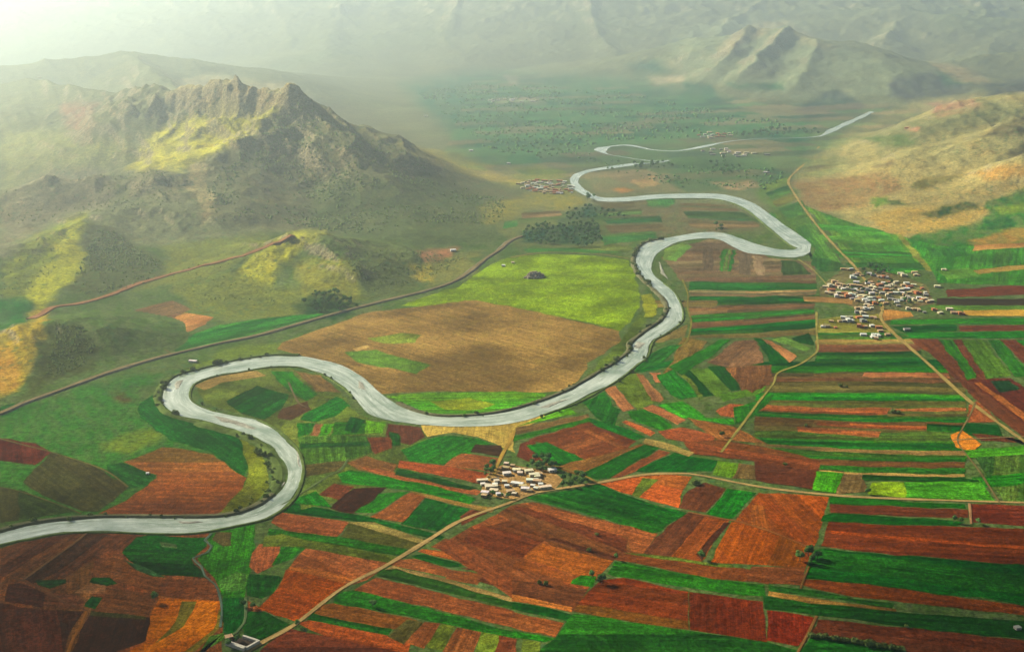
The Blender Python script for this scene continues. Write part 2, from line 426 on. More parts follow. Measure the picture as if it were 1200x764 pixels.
# land cover outlines (photograph tone, softness in px, outline) for the hills and the unfarmed plain; some slope tones include painted sun and shade
COVER = [
    ((86, 110, 52), 6, [(-900, 900), (-900, 380), (600, 250), (2000, 250), (2000, 900)]),
    # far plain
    ((40, 106, 68), 16, [(470, 100), (560, 85), (700, 90), (830, 110), (880, 130), (960, 135), (940, 180), (860, 160), (700, 175), (620, 205), (560, 185)]),
    ((96, 110, 82), 6, [(630, 172), (700, 168), (830, 178), (900, 185), (880, 200), (790, 200), (760, 190), (700, 192), (640, 195)]),
    ((80, 108, 66), 6, [(780, 190), (900, 190), (930, 205), (900, 222), (800, 222)]),
    # mountain
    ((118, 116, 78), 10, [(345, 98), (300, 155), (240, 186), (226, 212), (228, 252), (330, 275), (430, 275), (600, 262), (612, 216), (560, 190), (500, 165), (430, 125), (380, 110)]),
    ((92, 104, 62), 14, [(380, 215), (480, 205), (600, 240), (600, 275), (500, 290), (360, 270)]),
    ((222, 212, 92), 7, [(345, 100), (330, 125), (300, 155), (240, 184), (212, 200), (150, 200), (170, 165), (215, 135), (240, 112), (290, 120)]),  # meadow grass, its sunlit brightness put into the yellow
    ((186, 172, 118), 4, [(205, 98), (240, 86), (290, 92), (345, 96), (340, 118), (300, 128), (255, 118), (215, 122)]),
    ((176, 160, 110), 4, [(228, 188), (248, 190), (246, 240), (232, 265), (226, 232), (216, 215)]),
    ((182, 168, 84), 8, [(475, 170), (520, 176), (565, 192), (606, 212), (600, 219), (560, 206), (510, 192)]),  # yellow grass of the spur, sunlight included in its tone
    ((140, 132, 98), 8, [(0, 240), (40, 195), (110, 195), (135, 215), (130, 245), (60, 262), (0, 300)]),
    ((136, 130, 92), 8, [(145, 215), (178, 198), (212, 205), (215, 240), (160, 235)]),
    ((176, 132, 100), 8, [(72, 124), (108, 124), (114, 145), (92, 158), (78, 145)]),
    ((150, 150, 92), 10, [(0, 150), (150, 165), (160, 195), (60, 195), (0, 220)]),
    # left green hill and its lower neighbours
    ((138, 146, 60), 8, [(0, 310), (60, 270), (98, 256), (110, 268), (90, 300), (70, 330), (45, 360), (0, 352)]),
    ((186, 184, 72), 9, [(98, 258), (92, 300), (80, 330), (50, 368), (22, 352), (40, 322), (62, 296), (78, 270)]),  # sunlit crest painted as a yellower strip of grass
    ((84, 88, 48), 8, [(100, 262), (140, 272), (195, 310), (180, 335), (110, 352), (74, 340), (92, 300)]),  # bushy face turned from the sun, its shade darkened into the colour
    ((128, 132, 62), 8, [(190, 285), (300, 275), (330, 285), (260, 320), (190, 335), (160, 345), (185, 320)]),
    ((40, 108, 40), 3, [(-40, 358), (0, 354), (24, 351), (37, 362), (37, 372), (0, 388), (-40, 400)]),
    ((188, 160, 66), 5, [(-30, 402), (0, 392), (40, 368), (60, 366), (55, 390), (40, 420), (25, 450), (0, 466), (-30, 470)]),  # gold grass with the sunlit side of the hill painted in
    ((196, 148, 70), 5, [(-20, 420), (10, 405), (24, 415), (14, 455), (0, 462), (-20, 460)]),  # oranger core of the same painted sunlit side
    ((78, 84, 40), 8, [(60, 372), (100, 378), (115, 400), (110, 430), (60, 455), (20, 470), (40, 430)]),  # shaded right side of the hill, painted darker
    ((206, 200, 80), 7, [(288, 330), (305, 300), (340, 275), (385, 271), (372, 285), (345, 300), (320, 335)]),  # yellow grass, brightened in colour for the sunlit side
    ((128, 134, 62), 8, [(200, 330), (290, 320), (330, 340), (420, 335), (440, 345), (330, 372), (230, 365)]),
    ((150, 146, 66), 7, [(345, 310), (400, 305), (430, 320), (420, 345), (360, 345)]),
    ((104, 112, 66), 10, [(390, 275), (470, 290), (560, 300), (500, 335), (440, 348), (400, 300)]),
    ((188, 132, 92), 5, [(485, 296), (530, 292), (528, 305), (495, 312)]),
    ((182, 168, 78), 5, [(474, 312), (500, 312), (498, 332), (485, 332)]),
    ((150, 146, 78), 6, [(500, 312), (560, 300), (540, 322), (500, 335)]),
    # right slopes
    ((182, 168, 106), 8, [(935, 200), (1000, 150), (1060, 122), (1140, 112), (1230, 95), (1700, 60), (1900, 330), (1200, 285), (1100, 280), (1045, 280), (930, 232)]),
    ((192, 172, 106), 8, [(940, 215), (1040, 190), (1120, 195), (1200, 190), (1230, 235), (1120, 262), (1050, 272), (950, 235)]),
    ((164, 130, 82), 5, [(930, 212), (1040, 200), (1060, 220), (1010, 238), (960, 246), (940, 236)]),
    ((128, 128, 82), 8, [(1000, 165), (1060, 140), (1130, 130), (1160, 120), (1200, 120), (1200, 135), (1100, 160), (1030, 172)]),
    ((102, 120, 62), 4, [(1005, 163), (1060, 158), (1075, 166), (1030, 170)]),
    ((178, 134, 100), 4, [(1085, 122), (1140, 118), (1150, 124), (1100, 134)]),
    ((206, 140, 102), 2, [(1062, 148), (1074, 148), (1073, 155), (1064, 154)]),
    ((200, 156, 84), 5, [(1130, 205), (1180, 194), (1240, 190), (1240, 202), (1160, 212)]),
    ((70, 66, 44), 4, [(1145, 165), (1175, 145), (1210, 128), (1230, 150), (1180, 160)]),
    ((66, 62, 42), 4, [(1180, 180), (1200, 160), (1230, 160), (1230, 185)]),
    ((118, 98, 66), 3, [(950, 192), (980, 186), (980, 191), (952, 196)]),
    ((118, 98, 66), 3, [(1022, 193), (1048, 190), (1046, 194), (1026, 196)]),
    ((116, 108, 52), 3, [(1065, 220), (1085, 206), (1110, 206), (1135, 205), (1110, 215), (1085, 222)]),
    ((112, 142, 56), 3, [(1012, 232), (1035, 230), (1040, 240), (1020, 244)]),
    ((62, 96, 40), 3, [(1032, 232), (1055, 236), (1062, 241), (1042, 242)]),
    ((206, 172, 92), 5, [(1020, 250), (1050, 244), (1120, 238), (1160, 248), (1140, 262), (1052, 272), (1030, 262)]),
    ((40, 82, 30), 3, [(1078, 248), (1110, 239), (1135, 238), (1152, 246), (1120, 249), (1090, 252)]),
    ((58, 128, 42), 4, [(1160, 240), (1180, 228), (1230, 212), (1230, 290), (1160, 290), (1060, 284), (1080, 268), (1150, 262)]),
    ((150, 172, 62), 3, [(1165, 248), (1230, 240), (1230, 246), (1170, 254)]),
    ((40, 100, 36), 3, [(1150, 262), (1180, 256), (1190, 270), (1160, 272)]),
    ((196, 152, 76), 4, [(1140, 284), (1180, 272), (1230, 262), (1230, 284), (1150, 292)]),
    # hills beyond the river and the far ranges
    ((140, 148, 108), 10, [(780, 40), (900, 15), (1000, 60), (1130, 100), (1010, 120), (960, 125), (800, 92)]),
    ((170, 158, 110), 4, [(858, 40), (890, 24), (925, 26), (880, 48), (850, 64), (840, 60)]),
    ((158, 150, 104), 5, [(925, 26), (960, 46), (985, 55), (975, 62), (930, 44)]),
    ((74, 76, 72), 6, [(1050, 92), (1090, 86), (1140, 100), (1130, 112), (1060, 118), (1040, 112)]),
    ((50, 92, 58), 4, [(1095, 84), (1130, 88), (1142, 100), (1110, 102)]),
    ((72, 76, 70), 5, [(1150, 98), (1230, 88), (1230, 110), (1160, 114)]),
    ((172, 152, 104), 5, [(1090, 72), (1130, 80), (1160, 96), (1130, 98), (1100, 84)]),
    ((52, 98, 64), 5, [(800, 95), (830, 98), (840, 118), (810, 130), (800, 115)]),
    ((50, 104, 60), 4, [(850, 98), (920, 96), (922, 104), (860, 106)]),
    ((52, 112, 62), 4, [(862, 130), (900, 138), (920, 146), (890, 150), (868, 142)]),
    ((64, 78, 66), 5, [(960, 110), (985, 105), (1010, 120), (1010, 132), (950, 140), (930, 130)]),
    ((52, 92, 60), 8, [(735, 75), (770, 70), (785, 85), (750, 90)]),
    ((176, 162, 122), 4, [(760, 92), (800, 86), (800, 94), (770, 99)]),
    ((142, 152, 72), 5, [(590, 200), (640, 192), (668, 205), (640, 210), (600, 208)]),
    ((168, 158, 124), 3, [(575, 116), (630, 116), (634, 121), (580, 122)]),
    ((176, 164, 134), 2, [(590, 88), (606, 88), (606, 96), (594, 98)]),
    # round the villages and along the river on the plain
    ((150, 138, 98), 3, [(690, 206), (735, 200), (785, 204), (795, 222), (740, 228), (700, 226)]),
    ((206, 146, 84), 2, [(722, 224), (735, 220), (746, 223), (738, 228)]),
    ((206, 166, 112), 2, [(744, 208), (775, 206), (780, 214), (755, 218)]),
    ((182, 152, 112), 4, [(832, 212), (880, 208), (892, 218), (850, 222)]),
    ((120, 112, 76), 6, [(700, 238), (760, 234), (860, 240), (892, 266), (830, 274), (770, 280), (720, 276)]),
    ((66, 122, 56), 3, [(757, 233), (792, 232), (786, 241), (760, 243)]),
    ((70, 120, 52), 4, [(700, 272), (765, 264), (772, 276), (740, 284), (700, 288)]),
    ((62, 112, 62), 4, [(820, 246), (870, 246), (885, 258), (845, 256)]),
    ((104, 132, 62), 5, [(880, 225), (925, 205), (935, 240), (965, 285), (950, 300), (935, 270), (905, 250)]),
    ((150, 142, 70), 6, [(630, 222), (670, 222), (690, 240), (670, 248), (625, 244), (580, 262), (560, 246)]),
    ((118, 122, 70), 6, [(590, 258), (680, 255), (740, 280), (745, 298), (640, 296), (600, 288)]),
    ((40, 78, 40), 5, [(350, 360), (368, 344), (392, 342), (414, 352), (420, 362), (396, 368), (370, 368)]),
    ((44, 84, 52), 5, [(612, 270), (640, 262), (700, 262), (708, 284), (690, 292), (610, 286)]),
    ((48, 86, 58), 6, [(662, 246), (690, 243), (722, 248), (740, 257), (700, 258), (664, 261)]),
    # river plain to the left
    ((62, 116, 44), 8, [(-60, 505), (75, 466), (150, 443), (225, 424), (190, 440), (162, 470), (160, 486), (210, 508), (285, 516), (300, 560), (250, 602), (-60, 615)]),
    ((116, 134, 52), 6, [(100, 530), (135, 516), (185, 511), (178, 524), (140, 540), (105, 537)]),
    ((122, 140, 56), 5, [(225, 424), (300, 397), (335, 402), (322, 416), (262, 425)]),
    ((92, 80, 44), 5, [(142, 462), (160, 458), (158, 470), (145, 470)]),
]

def cover_color(x, y, z, px, py):
    c = np.empty(x.shape + (3,))
    c[:] = lin((126, 128, 88))
    # high slopes are dry grass, hollows greener
    g = fbm(x, y, 700, 4, 61)[:, None]
    c = c * (1 - .5 * np.clip(g, 0, 1)) + np.array(lin((92, 116, 60))) * .5 * np.clip(g, 0, 1)
    k = np.clip(2400 / np.maximum(y, 1500), .3, 1.5)
    jx = px + k * (22 * fbm(x, y, 260, 4, 71, .6) + 6 * fbm(x, y, 30, 2, 72))
    jy = py + k * (12 * fbm(x, y, 260, 4, 73, .6) + 3 * fbm(x, y, 30, 2, 74))
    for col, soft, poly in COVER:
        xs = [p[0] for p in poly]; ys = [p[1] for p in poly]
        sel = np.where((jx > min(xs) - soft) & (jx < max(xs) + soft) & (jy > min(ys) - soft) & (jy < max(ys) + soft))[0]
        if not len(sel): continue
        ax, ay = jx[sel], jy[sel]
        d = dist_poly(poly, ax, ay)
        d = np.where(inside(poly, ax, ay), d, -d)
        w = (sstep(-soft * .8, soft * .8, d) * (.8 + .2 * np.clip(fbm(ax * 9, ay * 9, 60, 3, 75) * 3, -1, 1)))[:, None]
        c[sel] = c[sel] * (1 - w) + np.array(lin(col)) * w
    # patchwork of small fields and tree belts on the far plain
    fx, fy = x * .94 + y * .34, y * .94 - x * .34
    fx = fx + 60 * fbm(x, y, 400, 2, 81); fy = fy + 40 * fbm(x, y, 400, 2, 83)
    row = np.floor(fy / 120); cell = _hash(np.floor(fx / 260 + row * .37), row, 85)
    cel2 = _hash(np.floor(fx / 260 + row * .37), row, 87)
    m = (sstep(3400, 4300, y) * (1 - sstep(0, 25, z)) * (x > -250))[:, None]
    tone = np.where((cel2 > .74)[:, None], np.array(lin((150, 128, 92))), np.where((cel2 < .25)[:, None], np.array(lin((26, 78, 46))), np.array(lin((84, 128, 66)))))
    c = c * (1 - .42 * m) + (tone * (.6 + .8 * cell[:, None])) * .42 * m
    y_ = (c * np.array([.3, .6, .1])).sum(1, keepdims=True)
    return np.clip(np.maximum(y_ + (c - y_) * 1.1, .1 * c) * KALB, 0, .8)

def build_terrain():
    nc = 960
    az = np.radians(np.linspace(-37, 37, nc))
    rr = [330.0]
    while rr[-1] < 15500:
        r = rr[-1]
        rr.append(r * (1.010 if r < 1500 else 1.0052 if r < 5200 else 1.0068))
    rr = np.array(rr); nr = len(rr)
    X = (rr[:, None] * np.sin(az)[None, :]).ravel()
    Y = (rr[:, None] * np.cos(az)[None, :]).ravel()
    Z = height(X, Y)
    px, py = project(X, Y, Z)
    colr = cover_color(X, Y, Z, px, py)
    # bare rock where it is steep on the mountain
    Zg = Z.reshape(nr, nc)
    gy = np.gradient(Zg, axis=0) / np.gradient(rr)[:, None]
    gx = np.gradient(Zg, axis=1) / (rr[:, None] * np.gradient(az)[None, :])
    slope = np.sqrt(gx ** 2 + gy ** 2).ravel()
    rock = sstep(.35, .75, slope + .12 * fbm(X, Y, 80, 3, 91)) * (Z > 15)
    rc = np.array(alb((190, 174, 134)))
    w = (rock * .7)[:, None]
    colr = colr * (1 - w) + rc * w
    # normals
    nx = -gx; ny = -gy
    # region of every quad
    i = np.arange(nr - 1)[:, None]; j = np.arange(nc - 1)[None, :]
    a = (i * nc + j).ravel()
    quads = np.stack([a, a + 1, a + nc + 1, a + nc], 1)
    qx = X[quads].mean(1); qy = Y[quads].mean(1); qz = Z[quads].max(1)
    reg = np.zeros(len(quads), int)
    hill = qz > .35
    reg[hill & (qx < 700)] = 2
    reg[hill & (qx < 250) & (qy > 3020) & (qy < 5000) & (qx > -1180)] = 1
    reg[hill & (qx >= 700)] = 3
    reg[hill & (qy > 5400)] = 4
    names = ['ground', 'mountain', 'hills', 'hills', 'mountain_range']
    co = np.stack([X, Y, Z], 1)
    # vertex normals from the whole sheet, so that the seams do not show
    P = co.reshape(nr, nc, 3)
    du = np.gradient(P, axis=1); dv = np.gradient(P, axis=0)
    N = np.cross(du, dv); N /= np.maximum(np.linalg.norm(N, axis=2, keepdims=True), 1e-9)
    N[N[..., 2] < 0] *= -1
    N = N.reshape(-1, 3)
    for r, nm in enumerate(names):
        q = quads[reg == r]
        if not len(q): continue
        used, inv = np.unique(q, return_inverse=True)
        q = inv.reshape(q.shape)
        me = bpy.data.meshes.new(nm)
        me.vertices.add(len(used)); me.vertices.foreach_set('co', co[used].astype(np.float32).ravel())
        me.loops.add(q.size); me.loops.foreach_set('vertex_index', q.astype(np.int32).ravel())
        me.polygons.add(len(q))
        me.polygons.foreach_set('loop_start', np.arange(0, q.size, 4, dtype=np.int32))
        me.update(calc_edges=True)
        me.polygons.foreach_set('use_smooth', np.ones(len(q), bool))
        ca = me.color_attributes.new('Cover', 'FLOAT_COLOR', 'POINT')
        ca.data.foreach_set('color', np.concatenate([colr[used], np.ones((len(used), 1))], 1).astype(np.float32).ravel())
        cb = me.color_attributes.new('Rock', 'FLOAT_COLOR', 'POINT')
        rk = rock[used]
        cb.data.foreach_set('color', np.stack([rk, rk, rk, np.ones_like(rk)], 1).astype(np.float32).ravel())
        me.normals_split_custom_set_from_vertices([tuple(v) for v in N[used]])
        me.materials.append(M['terrain'])
        structure(link(bpy.data.objects.new(nm, me)))
build_terrain()
